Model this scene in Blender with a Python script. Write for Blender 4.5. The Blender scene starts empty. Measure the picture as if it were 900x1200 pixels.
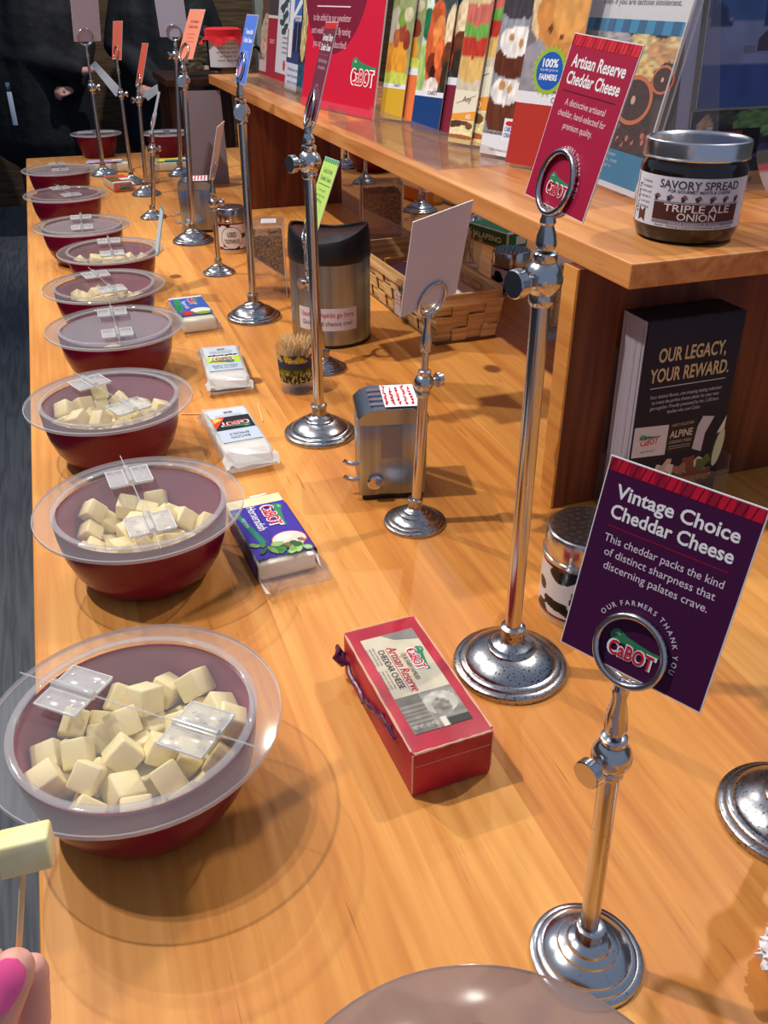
import bpy, bmesh, math, random
import numpy as np
from mathutils import Vector, Matrix, Euler
SC = bpy.context.scene
COL = SC.collection
PI = math.pi
rad = math.radians

# ------------------------------------------------------------------ camera, world, lamps, exposure
F_PX = 1015.0                       # focal length in pixels of the 900x1200 frame
PITCH = math.atan(610.0 / F_PX)     # looking down
YAW = rad(19.65)                    # turned right of the counter's long axis
CAM = Vector((0, 0, 0.462))         # z = 0 is the counter top
_F = Vector((math.sin(YAW), math.cos(YAW), 0)); _R = Vector((math.cos(YAW), -math.sin(YAW), 0)); _Z = Vector((0, 0, 1))
_FW = _F * math.cos(PITCH) - _Z * math.sin(PITCH); _UP = _F * math.sin(PITCH) + _Z * math.cos(PITCH)
def ray(px, py): return _R * ((px - 450) / F_PX) - _UP * ((py - 600) / F_PX) + _FW
def P(px, py, z=0.0):
    d = ray(px, py); t = (z - CAM.z) / d.z
    return CAM + d * t
def D(px, py, depth): return CAM + ray(px, py) * depth

cd = bpy.data.cameras.new('camera'); cam = bpy.data.objects.new('camera', cd); COL.objects.link(cam)
cd.sensor_fit = 'VERTICAL'; cd.sensor_height = 36.0; cd.lens = F_PX / 1200 * 36.0
cd.clip_start = 0.02; cd.clip_end = 60
cam.location = CAM; cam.rotation_euler = (PI / 2 - PITCH, 0, -YAW)
SC.camera = cam

w = bpy.data.worlds.new('world'); SC.world = w; w.use_nodes = True
bg = w.node_tree.nodes['Background']; bg.inputs[0].default_value = (0.58, 0.72, 1.0, 1); bg.inputs[1].default_value = 0.34

def spot(name, loc, target, energy, size=70, radius=0.02, color=(1, .93, .84), blend=.5):
    l = bpy.data.lights.new(name, 'SPOT'); l.energy = energy; l.spot_size = rad(size); l.spot_blend = blend
    l.shadow_soft_size = radius; l.color = color
    o = bpy.data.objects.new(name, l); COL.objects.link(o); o.location = loc
    d = Vector(target) - Vector(loc); o.rotation_euler = d.to_track_quat('-Z', 'Y').to_euler()
    return o
spot('track_lamp', (-.62, .95, 1.75), (.26, .62, 0), 94, 95)
spot('track_lamp', (-.62, 2.15, 1.75), (.32, 1.70, 0), 84, 95)
spot('track_lamp', (-.55, 3.60, 1.75), (.25, 3.0, 0), 40, 75)
spot('track_lamp', (1.35, .85, 1.75), (.33, .22, 0), 58, 62, blend=.8)
spot('track_lamp', (1.25, 2.60, 1.75), (.55, 1.9, 0), 36, 75)
spot('track_lamp', (.35, 2.0, 1.75), (.2, 1.1, 0), 18, 80)
spot('track_lamp', (1.0, 5.2, 1.85), (1.2, 6.9, -.2), 110, 120)  # extra lamp added to brighten the dim back wall
SC.view_settings.view_transform = 'Standard'; SC.view_settings.look = 'None'
SC.view_settings.exposure = 0.0; SC.view_settings.gamma = 1.0; SC.view_settings.use_curve_mapping = False

# ------------------------------------------------------------------ colour and materials
def lin(c):
    c = np.asarray(c, float)
    return np.where(c <= .04045, c / 12.92, ((c + .055) / 1.055) ** 2.4)
def S(r, g, b): return tuple(float(x) for x in lin(np.array((r, g, b)) / 255.0))
M = {}
def mat(name, base=(.8, .8, .8), rough=.5, metal=0., spec=.5, coat=0., sss=0.):
    m = bpy.data.materials.new(name); m.use_nodes = True
    b = m.node_tree.nodes['Principled BSDF']
    b.inputs['Base Color'].default_value = (*base, 1); b.inputs['Roughness'].default_value = rough
    b.inputs['Metallic'].default_value = metal; b.inputs['Specular IOR Level'].default_value = spec
    b.inputs['Coat Weight'].default_value = coat
    if sss:
        b.inputs['Subsurface Weight'].default_value = sss; b.inputs['Subsurface Radius'].default_value = (1, .45, .25); b.inputs['Subsurface Scale'].default_value = .004
    M[name] = m
    return m
def nt(m): return m.node_tree.nodes, m.node_tree.links, m.node_tree.nodes['Principled BSDF']
def noise_mix(m, c1, c2, scale=(40, 40, 40), detail=4, lo=.35, hi=.65, bump=0., dist=.001, coord='Object'):
    N, L, b = nt(m)
    tc = N.new('ShaderNodeTexCoord'); mp = N.new('ShaderNodeMapping'); mp.inputs['Scale'].default_value = scale
    nz = N.new('ShaderNodeTexNoise'); nz.inputs['Scale'].default_value = 1; nz.inputs['Detail'].default_value = detail
    r = N.new('ShaderNodeValToRGB'); r.color_ramp.elements[0].position = lo; r.color_ramp.elements[1].position = hi
    r.color_ramp.elements[0].color = (*c1, 1); r.color_ramp.elements[1].color = (*c2, 1)
    L.new(tc.outputs[coord], mp.inputs['Vector']); L.new(mp.outputs[0], nz.inputs['Vector']); L.new(nz.outputs['Fac'], r.inputs[0]); L.new(r.outputs[0], b.inputs['Base Color'])
    if bump:
        bp = N.new('ShaderNodeBump'); bp.inputs['Strength'].default_value = bump; bp.inputs['Distance'].default_value = dist
        L.new(nz.outputs['Fac'], bp.inputs['Height']); L.new(bp.outputs[0], b.inputs['Normal'])
    return m
def wood(name, light, mid, dark, plank=.11, rough=.38, axis='Y', knots=(), coat=.25, grain=1.0):
    m = mat(name, mid, rough, coat=coat); N, L, b = nt(m)
    b.inputs['Coat Roughness'].default_value = .3; b.inputs['Specular IOR Level'].default_value = .32
    tc = N.new('ShaderNodeTexCoord')
    sep = N.new('ShaderNodeSeparateXYZ'); L.new(tc.outputs['Object'], sep.inputs[0])
    ax = {'Y': ('X', 'Y', 'Z'), 'X': ('Y', 'X', 'Z'), 'Z': ('X', 'Z', 'Y')}[axis]      # across, along, other
    def math_(op, a, bb=None, c=None):
        n = N.new('ShaderNodeMath'); n.operation = op
        for i, v in enumerate((a, bb, c)):
            if v is None: continue
            if isinstance(v, (int, float)): n.inputs[i].default_value = v
            else: L.new(v, n.inputs[i])
        return n.outputs[0]
    cell = math_('FLOOR', math_('DIVIDE', sep.outputs[ax[0]], plank))
    wn = N.new('ShaderNodeTexWhiteNoise'); wn.noise_dimensions = '1D'; L.new(cell, wn.inputs['W'])
    along = math_('ADD', sep.outputs[ax[1]], math_('MULTIPLY', wn.outputs['Value'], 7.3))
    cb = N.new('ShaderNodeCombineXYZ'); L.new(sep.outputs[ax[0]], cb.inputs[0]); L.new(along, cb.inputs[1]); L.new(sep.outputs[ax[2]], cb.inputs[2])
    def nz(sc, detail, rgh=.55):
        mp = N.new('ShaderNodeMapping'); mp.inputs['Scale'].default_value = sc; L.new(cb.outputs[0], mp.inputs['Vector'])
        n = N.new('ShaderNodeTexNoise'); n.inputs['Scale'].default_value = 1; n.inputs['Detail'].default_value = detail; n.inputs['Roughness'].default_value = rgh
        L.new(mp.outputs[0], n.inputs['Vector']); return n.outputs['Fac']
    broad = nz((14, 1.1, 14), 2); fine = nz((150, 4.5, 150), 5, .6); streak = nz((260, 14, 260), 2, .5)
    rings = math_('SINE', math_('ADD', math_('MULTIPLY', broad, 46.0), math_('MULTIPLY', fine, 3.0)))
    g = math_('ADD', math_('MULTIPLY', rings, .14 * grain), math_('MULTIPLY', fine, .75))
    g = math_('ADD', g, math_('MULTIPLY', math_('SUBTRACT', wn.outputs['Value'], .5), .34))
    g = math_('ADD', g, math_('MULTIPLY', math_('SUBTRACT', broad, .5), .35))
    r = N.new('ShaderNodeValToRGB'); e = r.color_ramp.elements
    e[0].position = .08; e[0].color = (*light, 1); e[1].position = .82; e[1].color = (*dark, 1); k = e.new(.42); k.color = (*mid, 1)
    L.new(g, r.inputs[0])
    col = r.outputs[0]
    mr = N.new('ShaderNodeMapRange'); mr.inputs[1].default_value = .68; mr.inputs[2].default_value = .76; mr.inputs[4].default_value = .55; L.new(streak, mr.inputs[0])
    mx = N.new('ShaderNodeMix'); mx.data_type = 'RGBA'; L.new(mr.outputs[0], mx.inputs[0]); L.new(col, mx.inputs[6]); mx.inputs[7].default_value = (dark[0] * .6, dark[1] * .5, dark[2] * .45, 1); col = mx.outputs[2]
    for (kx, ky, kr) in knots:
        dx = math_('SUBTRACT', sep.outputs[ax[0]], kx); dy = math_('MULTIPLY', math_('SUBTRACT', sep.outputs[ax[1]], ky), .8)
        dd = math_('SQRT', math_('ADD', math_('MULTIPLY', dx, dx), math_('MULTIPLY', dy, dy)))
        mr = N.new('ShaderNodeMapRange'); mr.inputs[1].default_value = kr * .75; mr.inputs[2].default_value = kr * 1.25; mr.inputs[3].default_value = .85; mr.inputs[4].default_value = 0; L.new(dd, mr.inputs[0])
        mx = N.new('ShaderNodeMix'); mx.data_type = 'RGBA'; L.new(mr.outputs[0], mx.inputs[0]); L.new(col, mx.inputs[6]); mx.inputs[7].default_value = (dark[0] * .33, dark[1] * .25, dark[2] * .3, 1); col = mx.outputs[2]
    L.new(col, b.inputs['Base Color'])
    bp = N.new('ShaderNodeBump'); bp.inputs['Strength'].default_value = .08; bp.inputs['Distance'].default_value = .001; L.new(fine, bp.inputs['Height']); L.new(bp.outputs[0], b.inputs['Normal'])
    return m
def clear(name, tint=(.93, .93, .94), haze=0., hazecol=(.85, .85, .88), rough=.05, refl=1.0):
    m = bpy.data.materials.new(name); m.use_nodes = True; N = m.node_tree.nodes; L = m.node_tree.links
    N.remove(N['Principled BSDF']); out = N['Material Output']
    tr = N.new('ShaderNodeBsdfTransparent'); tr.inputs[0].default_value = (*tint, 1)
    gl = N.new('ShaderNodeBsdfGlossy'); gl.inputs['Roughness'].default_value = rough
    df = N.new('ShaderNodeBsdfDiffuse'); df.inputs[0].default_value = (*hazecol, 1)
    lw = N.new('ShaderNodeLayerWeight'); lw.inputs[0].default_value = .5
    pw = N.new('ShaderNodeMath'); pw.operation = 'POWER'; pw.inputs[1].default_value = 4.0; L.new(lw.outputs['Facing'], pw.inputs[0])
    fr = N.new('ShaderNodeMath'); fr.operation = 'MULTIPLY_ADD'; fr.inputs[1].default_value = .55; fr.inputs[2].default_value = .035; L.new(pw.outputs[0], fr.inputs[0])
    a = N.new('ShaderNodeMixShader'); a.inputs[0].default_value = haze; L.new(tr.outputs[0], a.inputs[1]); L.new(df.outputs[0], a.inputs[2])
    sc = N.new('ShaderNodeMath'); sc.operation = 'MULTIPLY'; sc.inputs[1].default_value = refl; L.new(fr.outputs[0], sc.inputs[0])
    c = N.new('ShaderNodeMixShader'); L.new(sc.outputs[0], c.inputs[0]); L.new(a.outputs[0], c.inputs[1]); L.new(gl.outputs[0], c.inputs[2])
    L.new(c.outputs[0], out.inputs[0]); M[name] = m
    return m
knots = [(.538, 1.046, .012), (.178, 1.671, .011), (.21, 1.116, .010), (.36, 2.12, .012), (.62, 1.86, .014), (.07, 2.3, .010)]
wood('pine', S(230, 163, 84), S(212, 139, 64), S(182, 105, 44), knots=knots, grain=.6, coat=0., rough=.46)
wood('pine_shelf', S(216, 150, 86), S(194, 120, 60), S(152, 86, 38), plank=.1, knots=[(.60, .9, .009)])
wood('shaded_stained_pine', S(124, 66, 38), S(96, 46, 26), S(58, 26, 15), plank=.085, axis='Z', rough=.5, coat=.1)  # dark stain with the shade of the uprights put into its colour
wood('floor_wood', S(96, 102, 110), S(76, 80, 88), S(44, 46, 52), plank=.13, axis='Y', rough=.6, coat=0)
wood('plank_wall', S(120, 98, 74), S(92, 72, 52), S(52, 40, 28), plank=.22, axis='X', rough=.7, coat=0)
mat('grey_wall', S(150, 156, 150), .8); mat('side_wall', S(170, 160, 146), .9)
def chrome(name, base, rough, pits):
    m = mat(name, base, rough, metal=1.0); N, L, b = nt(m)
    tc = N.new('ShaderNodeTexCoord'); n = N.new('ShaderNodeTexNoise'); n.inputs['Scale'].default_value = 650; n.inputs['Detail'].default_value = 2
    L.new(tc.outputs['Object'], n.inputs['Vector'])
    r = N.new('ShaderNodeValToRGB'); r.color_ramp.elements[0].position = pits; r.color_ramp.elements[1].position = pits + .06
    r.color_ramp.elements[0].color = (base[0] * .15, base[1] * .14, base[2] * .13, 1); r.color_ramp.elements[1].color = (*base, 1)
    L.new(n.outputs['Fac'], r.inputs[0]); L.new(r.outputs[0], b.inputs['Base Color'])
chrome('chrome', (.60, .60, .62), .18, .26); chrome('worn_chrome', (.46, .46, .48), .25, .355)
mat('steel', (.36, .42, .50), .26, metal=1.); mat('dark_steel', (.12, .12, .12), .35, metal=1.)
mat('brushed_steel', (.42, .45, .49), .36, metal=1.); noise_mix(M['brushed_steel'], (.25, .30, .38), (.45, .52, .62), (70, 70, .6), 3); M['brushed_steel'].node_tree.nodes['Principled BSDF'].inputs['Anisotropic'].default_value = .7  # brushed streaks; their tones also paint in vertical reflections
mat('maroon', S(114, 3, 46), .25, spec=.4); mat('maroon_inside', S(140, 46, 84), .4)
clear('lid_clear', (.95, .95, .955), .065); clear('lid_fog', (.965, .955, .97), .095, (.88, .86, .89)); clear('lid_fog_far', (.93, .91, .94), .25, (.80, .77, .82)); clear('ring_frost', (.88, .87, .88), .17, (.9, .88, .9))
clear('lid_edge', (.80, .80, .81), .55, (.94, .94, .95)); clear('hinge_clear', (.93, .93, .93), .27, (.97, .97, .98), .08, 1.6); clear('hinge_line', (.8, .8, .8), .6, (.95, .95, .96))
clear('acrylic', (.95, .945, .945), .03, (.9, .88, .88)); clear('glass', (.93, .94, .94), .02); clear('film', (.96, .96, .965), .07, (.95, .95, .96), .14, 1.6)
clear('lid_close', (.78, .70, .68), .80, (.27, .195, .18), .15)
noise_mix(mat('cheese', S(250, 236, 178), .5, sss=.15), S(244, 224, 152), S(255, 244, 194), (90, 90, 90), 3, .3, .7, .25, .0008)
mat('cheese_white', S(240, 232, 205), .5)
mat('paper', S(226, 224, 230), .7); mat('paper_edge', S(210, 208, 206), .8)
mat('black_plastic', S(16, 18, 24), .42); mat('black', S(10, 10, 12), .5); mat('red_cloth', S(214, 28, 40), .9)
mat('dark_jam', S(22, 12, 12), .12, coat=.6); mat('silver_lid', (.68, .70, .74), .22, metal=1.)
mat('toothpick', S(236, 204, 152), .7); mat('basket', S(206, 160, 104), .6); noise_mix(M['basket'], S(190, 146, 90), S(232, 200, 146), (8, 8, 160), 3); mat('basket_dark', S(120, 84, 50), .7)
noise_mix(mat('brown_picks', S(110, 74, 50), .8), S(58, 36, 24), S(176, 132, 92), (260, 260, 260), 3, .35, .65, .6, .002)
noise_mix(mat('white_wrap', S(232, 228, 222), .45), S(214, 208, 200), S(240, 238, 234), (60, 60, 60), 3, .3, .7, .3, .002)
mat('skin', S(226, 168, 152), .45, sss=.2); mat('skin_far', S(214, 160, 144), .6); mat('nail', S(254, 92, 158), .12, coat=.5); mat('nail_white', S(250, 250, 250), .3)
noise_mix(mat('coat_fabric', S(10, 14, 22), .8), S(6, 9, 15), S(17, 23, 33), (14, 14, 14), 4, .3, .7, .5, .02)
mat('jeans', S(58, 66, 80), .85); mat('leather', S(16, 18, 20), .4); mat('hair', S(40, 28, 20), .6); mat('tag_white', S(206, 222, 244), .3)
mat('purple_film', S(92, 40, 78), .3)
mat('box_red', S(150, 22, 44), .45); noise_mix(M['box_red'], S(196, 34, 62), S(160, 20, 46), (30, 30, 30), 3)
mat('worn_edge', S(216, 178, 150), .8); clear('tape', (.86, .84, .82), .25, (.55, .52, .52)); clear('white_wrap_film', (.97, .97, .97), .5, (.93, .92, .90), .2, 1.2)
mat('dark_pack', S(64, 40, 62), .35); mat('teal', S(50, 130, 140), .6); mat('glass_pale', S(196, 190, 186), .15); mat('gold_rim', S(214, 176, 120), .3)
def print_mat(name, rough, coat=0.):
    m = mat(name, (1, 1, 1), rough, coat=coat, spec=.28); N, L, b = nt(m)
    a = N.new('ShaderNodeAttribute'); a.attribute_name = 'Col'; L.new(a.outputs['Color'], b.inputs['Base Color'])
print_mat('print', .42); print_mat('print_gloss', .22, .2)

# ------------------------------------------------------------------ mesh builder
class MB:
    def __init__(s): s.V = []; s.F = []; s.MI = []; s.SM = []; s.C = []; s.mats = []
    def add(s, verts, faces, m, smooth=False, col=(1, 1, 1), cols=None):
        if m not in s.mats: s.mats.append(m)
        mi = s.mats.index(m); o = len(s.V)
        s.V.extend([tuple(v) for v in verts])
        if cols is None: s.C.extend([(*col, 1.0)] * len(verts))
        else: s.C.extend([(*c, 1.0) for c in cols])
        for f in faces:
            s.F.append(tuple(i + o for i in f)); s.MI.append(mi); s.SM.append(smooth)
        return s
    def build(s, name, parent=None, loc=(0, 0, 0), rot=(0, 0, 0), sharp=None):
        me = bpy.data.meshes.new(name); me.from_pydata(s.V, [], s.F)
        for m in s.mats: me.materials.append(M[m])
        me.polygons.foreach_set('material_index', s.MI); me.polygons.foreach_set('use_smooth', s.SM)
        if any(m.startswith('print') for m in s.mats):
            a = me.color_attributes.new('Col', 'FLOAT_COLOR', 'POINT'); a.data.foreach_set('color', np.array(s.C, 'f').ravel())
        me.update()
        if any(s.SM): me.set_sharp_from_angle(angle=rad(sharp or 40))
        o = bpy.data.objects.new(name, me); COL.objects.link(o); o.parent = parent
        o.location = loc; o.rotation_euler = rot
        return o
    def box(s, x0, x1, y0, y1, z0, z1, m, bev=0., xf=None, smooth=False, col=(1, 1, 1)):
        b = min(bev, (x1 - x0) * .49, (y1 - y0) * .49, (z1 - z0) * .49)
        if b <= 0:
            v = [(x, y, z) for z in (z0, z1) for y in (y0, y1) for x in (x0, x1)]
            f = [(0, 2, 3, 1), (4, 5, 7, 6), (0, 1, 5, 4), (2, 6, 7, 3), (0, 4, 6, 2), (1, 3, 7, 5)]
        else:
            bm = bmesh.new(); bmesh.ops.create_cube(bm, size=1)
            for vv in bm.verts: vv.co = Vector(((x0 + x1) / 2 + vv.co.x * (x1 - x0), (y0 + y1) / 2 + vv.co.y * (y1 - y0), (z0 + z1) / 2 + vv.co.z * (z1 - z0)))
            bmesh.ops.bevel(bm, geom=list(bm.edges), offset=b, segments=2, affect='EDGES', profile=.5)
            bm.verts.index_update(); v = [tuple(q.co) for q in bm.verts]; f = [tuple(q.index for q in p.verts) for p in bm.faces]; bm.free()
        if xf is not None: v = [tuple(xf @ Vector(q)) for q in v]
        return s.add(v, f, m, smooth, col)
    def lathe(s, prof, m, seg=32, c=(0, 0, 0), smooth=True, cap0=True, cap1=True, xf=None, col=(1, 1, 1)):
        v = []; f = []
        for r, z in prof:
            for i in range(seg):
                a = 2 * PI * i / seg; v.append((c[0] + r * math.cos(a), c[1] + r * math.sin(a), c[2] + z))
        n = len(prof)
        for j in range(n - 1):
            for i in range(seg): f.append((j * seg + i, j * seg + (i + 1) % seg, (j + 1) * seg + (i + 1) % seg, (j + 1) * seg + i))
        if cap0: f.append(tuple(range(seg))[::-1])
        if cap1: f.append(tuple((n - 1) * seg + i for i in range(seg)))
        if xf is not None: v = [tuple(xf @ Vector(q)) for q in v]
        return s.add(v, f, m, smooth, col)
    def tube(s, pts, r, m, seg=10, closed=False, cap=True, col=(1, 1, 1)):
        pts = [Vector(p) for p in pts]; n = len(pts); rr = r if isinstance(r, (list, tuple)) else [r] * n
        v = []; f = []; prev = None
        for i in range(n):
            if closed: t = pts[(i + 1) % n] - pts[i - 1]
            else: t = pts[min(i + 1, n - 1)] - pts[max(i - 1, 0)]
            t.normalize()
            if prev is None: u = t.orthogonal().normalized()
            else:
                u = prev - t * prev.dot(t); u = u.normalized() if u.length > 1e-6 else t.orthogonal().normalized()
            prev = u; w_ = t.cross(u)
            for k in range(seg):
                a = 2 * PI * k / seg; v.append(pts[i] + (u * math.cos(a) + w_ * math.sin(a)) * rr[i])
        for i in range(n if closed else n - 1):
            j = (i + 1) % n
            for k in range(seg): f.append((i * seg + k, i * seg + (k + 1) % seg, j * seg + (k + 1) % seg, j * seg + k))
        if cap and not closed:
            f.append(tuple(range(seg))[::-1]); f.append(tuple((n - 1) * seg + k for k in range(seg)))
        return s.add(v, f, m, True, col)
    def ring(s, c, R, r, m, xf=None, seg=40, sg=8, axis='z'):
        pts = []
        for i in range(seg):
            a = 2 * PI * i / seg
            p = Vector((c[0] + R * math.cos(a), c[1] + R * math.sin(a), c[2])) if axis == 'z' else Vector((c[0] + R * math.cos(a), c[1], c[2] + R * math.sin(a)))
            pts.append(xf @ p if xf is not None else p)
        return s.tube(pts, r, m, sg, closed=True)
    # flat artwork on a mapped surface: mp(u, v, k) -> point, k lifts it off the surface
    def poly(s, pts, mp, k, col, m='print'):
        return s.add([mp(u, v, k) for u, v in pts], [tuple(range(len(pts)))], m, False, lin(np.array(col) / 255.))
    def rect(s, u0, v0, u1, v1, mp, k, col, m='print', nu=1):
        v = []; f = []
        for i in range(nu + 1):
            u = u0 + (u1 - u0) * i / nu; v += [mp(u, v0, k), mp(u, v1, k)]
        for i in range(nu): f.append((2 * i, 2 * i + 2, 2 * i + 3, 2 * i + 1))
        return s.add(v, f, m, False, lin(np.array(col) / 255.))
    def ell(s, cu, cv, ru, rv, mp, k, col, m='print', n=24, jit=0, seed=0, rot=0):
        R_ = random.Random(seed); pts = []
        for i in range(n):
            a = 2 * PI * i / n; q = 1 + R_.uniform(-jit, jit); x = ru * q * math.cos(a); y = rv * q * math.sin(a)
            pts.append((cu + x * math.cos(rot) - y * math.sin(rot), cv + x * math.sin(rot) + y * math.cos(rot)))
        return s.poly(pts, mp, k, col, m)
    def raster(s, u0, v0, u1, v1, nx, ny, fn, mp, k, m='print'):
        gu, gv = np.meshgrid(np.linspace(0, 1, nx + 1), np.linspace(0, 1, ny + 1)); c = np.clip(fn(gu, gv), 0, 1).reshape(-1, 3)
        v = [mp(u0 + (u1 - u0) * a, v0 + (v1 - v0) * b, k) for a, b in zip(gu.ravel(), gv.ravel())]
        q = nx + 1; f = [(j * q + i, j * q + i + 1, (j + 1) * q + i + 1, (j + 1) * q + i) for j in range(ny) for i in range(nx)]
        return s.add(v, f, m, False, cols=lin(c))
    def text(s, t, u, v, size, mp, k, col, align='c', bold=0., width=None, rot=0., shear=0., m='print', arc=None):
        tv, tf, w_ = glyphs(t, bold); sx = size
        if width: sx = width / max(w_, 1e-6)
        ca, sa = math.cos(rot), math.sin(rot); off = {'c': -w_ / 2, 'l': 0, 'r': -w_}[align]; out = []
        for x, y in tv:
            a = (x + off) * sx + shear * y * size; b = y * size
            out.append(mp(u + a * ca - b * sa, v + a * sa + b * ca, k))
        return s.add(out, tf, m, False, lin(np.array(col) / 255.))
    def arctext(s, t, cu, cv, R, a0, a1, size, mp, k, col, bold=.01):
        ws = [glyphs(ch, bold)[2] if ch != ' ' else .3 for ch in t]; tot = sum(ws); acc = 0
        for ch, wd in zip(t, ws):
            a = a0 + (a1 - a0) * (acc + wd / 2) / tot; acc += wd
            if ch != ' ': s.text(ch, cu + R * math.cos(a), cv + R * math.sin(a), size, mp, k, col, bold=bold, rot=a - PI / 2)
_G = {}
def glyphs(t, bold=0.):
    key = (t, bold)
    if key in _G: return _G[key]
    c = bpy.data.curves.new('tmp', 'FONT'); c.body = t; c.size = 1; c.offset = bold; c.resolution_u = 3; c.fill_mode = 'FRONT'
    o = bpy.data.objects.new('tmp', c); COL.objects.link(o)
    dg = bpy.context.evaluated_depsgraph_get(); me = o.evaluated_get(dg).to_mesh()
    v = [(p.co.x, p.co.y) for p in me.vertices]; f = [tuple(p.vertices) for p in me.polygons]
    o.evaluated_get(dg).to_mesh_clear(); bpy.data.objects.remove(o); bpy.data.curves.remove(c)
    x0 = min(p[0] for p in v) if v else 0; x1 = max(p[0] for p in v) if v else .3
    v = [(a - x0, b) for a, b in v]
    _G[key] = (v, f, x1 - x0)
    return _G[key]
def plane(O, U, V):
    O = Vector(O); U = Vector(U).normalized(); V = Vector(V).normalized(); Nn = U.cross(V)
    return lambda u, v, k=0.: tuple(O + U * u + V * v + Nn * k)
def cyl(Rr, a0=0., zoff=0.):        # u = arc length to the right as seen from outside, centred on angle a0
    return lambda u, v, k=0.: ((Rr + k) * math.sin(u / Rr + a0), -(Rr + k) * math.cos(u / Rr + a0), v + zoff)
FRONT = plane((0, 0, 0), (1, 0, 0), (0, 0, 1))      # faces -Y
TOP = plane((0, 0, 0), (1, 0, 0), (0, 1, 0))        # faces +Z
def sheet(mb, w_, h, mp, t, m, col=(255, 255, 255), u0=0., v0=0.):
    c = [mp(u0, v0, 0), mp(u0 + w_, v0, 0), mp(u0 + w_, v0 + h, 0), mp(u0, v0 + h, 0), mp(u0, v0, -t), mp(u0 + w_, v0, -t), mp(u0 + w_, v0 + h, -t), mp(u0, v0 + h, -t)]
    mb.add(c, [(0, 1, 2, 3), (7, 6, 5, 4), (0, 4, 5, 1), (1, 5, 6, 2), (2, 6, 7, 3), (3, 7, 4, 0)], m, False, lin(np.array(col) / 255.))
def tag(o, label, cat, group=None, kind=None):
    o['label'] = label; o['category'] = cat
    if group: o['group'] = group
    if kind: o['kind'] = kind
    return o
def struct(o): o['kind'] = 'structure'; return o
def empty(name, loc=(0, 0, 0), rot=(0, 0, 0)):
    o = bpy.data.objects.new(name, None); o.empty_display_size = .02; COL.objects.link(o); o.location = loc; o.rotation_euler = rot
    return o
def logo(mb, u, v, wd, mp, k, rot=0., d=.0003, m='print', mirror=False):
    """the red brand word with its white outline and green hill"""
    ca, sa = math.cos(rot), math.sin(rot)
    q = lambda a, b, kk=0.: mp(u + a * ca - b * sa, v + a * sa + b * ca, kk)
    h = wd * .40
    hill = [(-.46, .06), (-.50, .16), (-.46, .26), (-.38, .31), (-.28, .29), (-.18, .23), (0, .20), (.2, .17), (.38, .15), (.52, .16), (.53, .10), (.4, .06), (0, .06)]
    mb.poly([(a * wd, b * wd) for a, b in hill], q, k, (52, 132, 92), m)
    mb.poly([(a * wd, b * wd) for a, b in [(-.42, .20), (-.34, .27), (-.28, .20)]], q, k + d * .5, (150, 190, 170), m)
    mb.text('CaBOT', 0, -.20 * wd, h, q, k + d, (250, 248, 248), bold=.07, width=wd * 1.0, m=m)
    mb.text('CaBOT', 0, -.20 * wd, h, q, k + 2 * d, (206, 24, 52), bold=.018, width=wd * .90, m=m)

# ------------------------------------------------------------------ the room
def slab(name, *a, m, **kw): return MB().box(*a, m).build(name)
FZ = -.90
struct(slab('floor', -3.6, 4.2, -2.2, 7.3, FZ - .1, FZ, m='floor_wood'))
struct(slab('wall_back', -3.6, 4.2, 7.2, 7.3, FZ, 1.95, m='plank_wall'))
struct(slab('wall_left', -3.7, -3.6, -2.2, 7.3, FZ, 1.95, m='side_wall'))
struct(slab('wall_right', 4.2, 4.3, -2.2, 7.3, FZ, 1.95, m='side_wall'))
struct(slab('trim_1', 1.55, 1.80, 7.10, 7.2, FZ, 1.95, m='grey_wall'))

# counter
ct = MB().box(-.085, 1.02, -.50, 3.20, -.04, 0, 'pine', .003).build('countertop')
tag(ct, 'long honey coloured pine countertop carrying the tasting bowls', 'countertop')
cb_ = MB().box(-.02, .96, -.46, 3.14, FZ, -.04, 'shaded_stained_pine').build('counter_base')
tag(cb_, 'dark stained wooden base below the pine countertop', 'counter')
ZT = .27
sh = empty('raised_shelf', (.56, 1.6, 0))
tag(sh, 'raised pine shelf on dark wooden uprights running along the counter', 'shelf')
def shp(name, *a, m, bev=0.):
    x0, x1, y0, y1, z0, z1 = a
    return MB().box(x0 - .56, x1 - .56, y0 - 1.6, y1 - 1.6, z0, z1, m, bev).build(name, sh)
shp('top_board', .432, .800, .604, 2.62, ZT - .0215, ZT, m='pine_shelf', bev=.0015)
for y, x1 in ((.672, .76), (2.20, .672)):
    u = shp('upright', .4265, x1, y, y + .024, 0.0005, ZT - .0215, m='shaded_stained_pine')
    e_ = MB().box(.424 - .56, .4265 - .56, y - 1.6, y + .024 - 1.6, .0005, ZT - .0215, 'pine').build('lit_edge', u)  # paler wood puts the light on the upright's left edge into its colour
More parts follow.
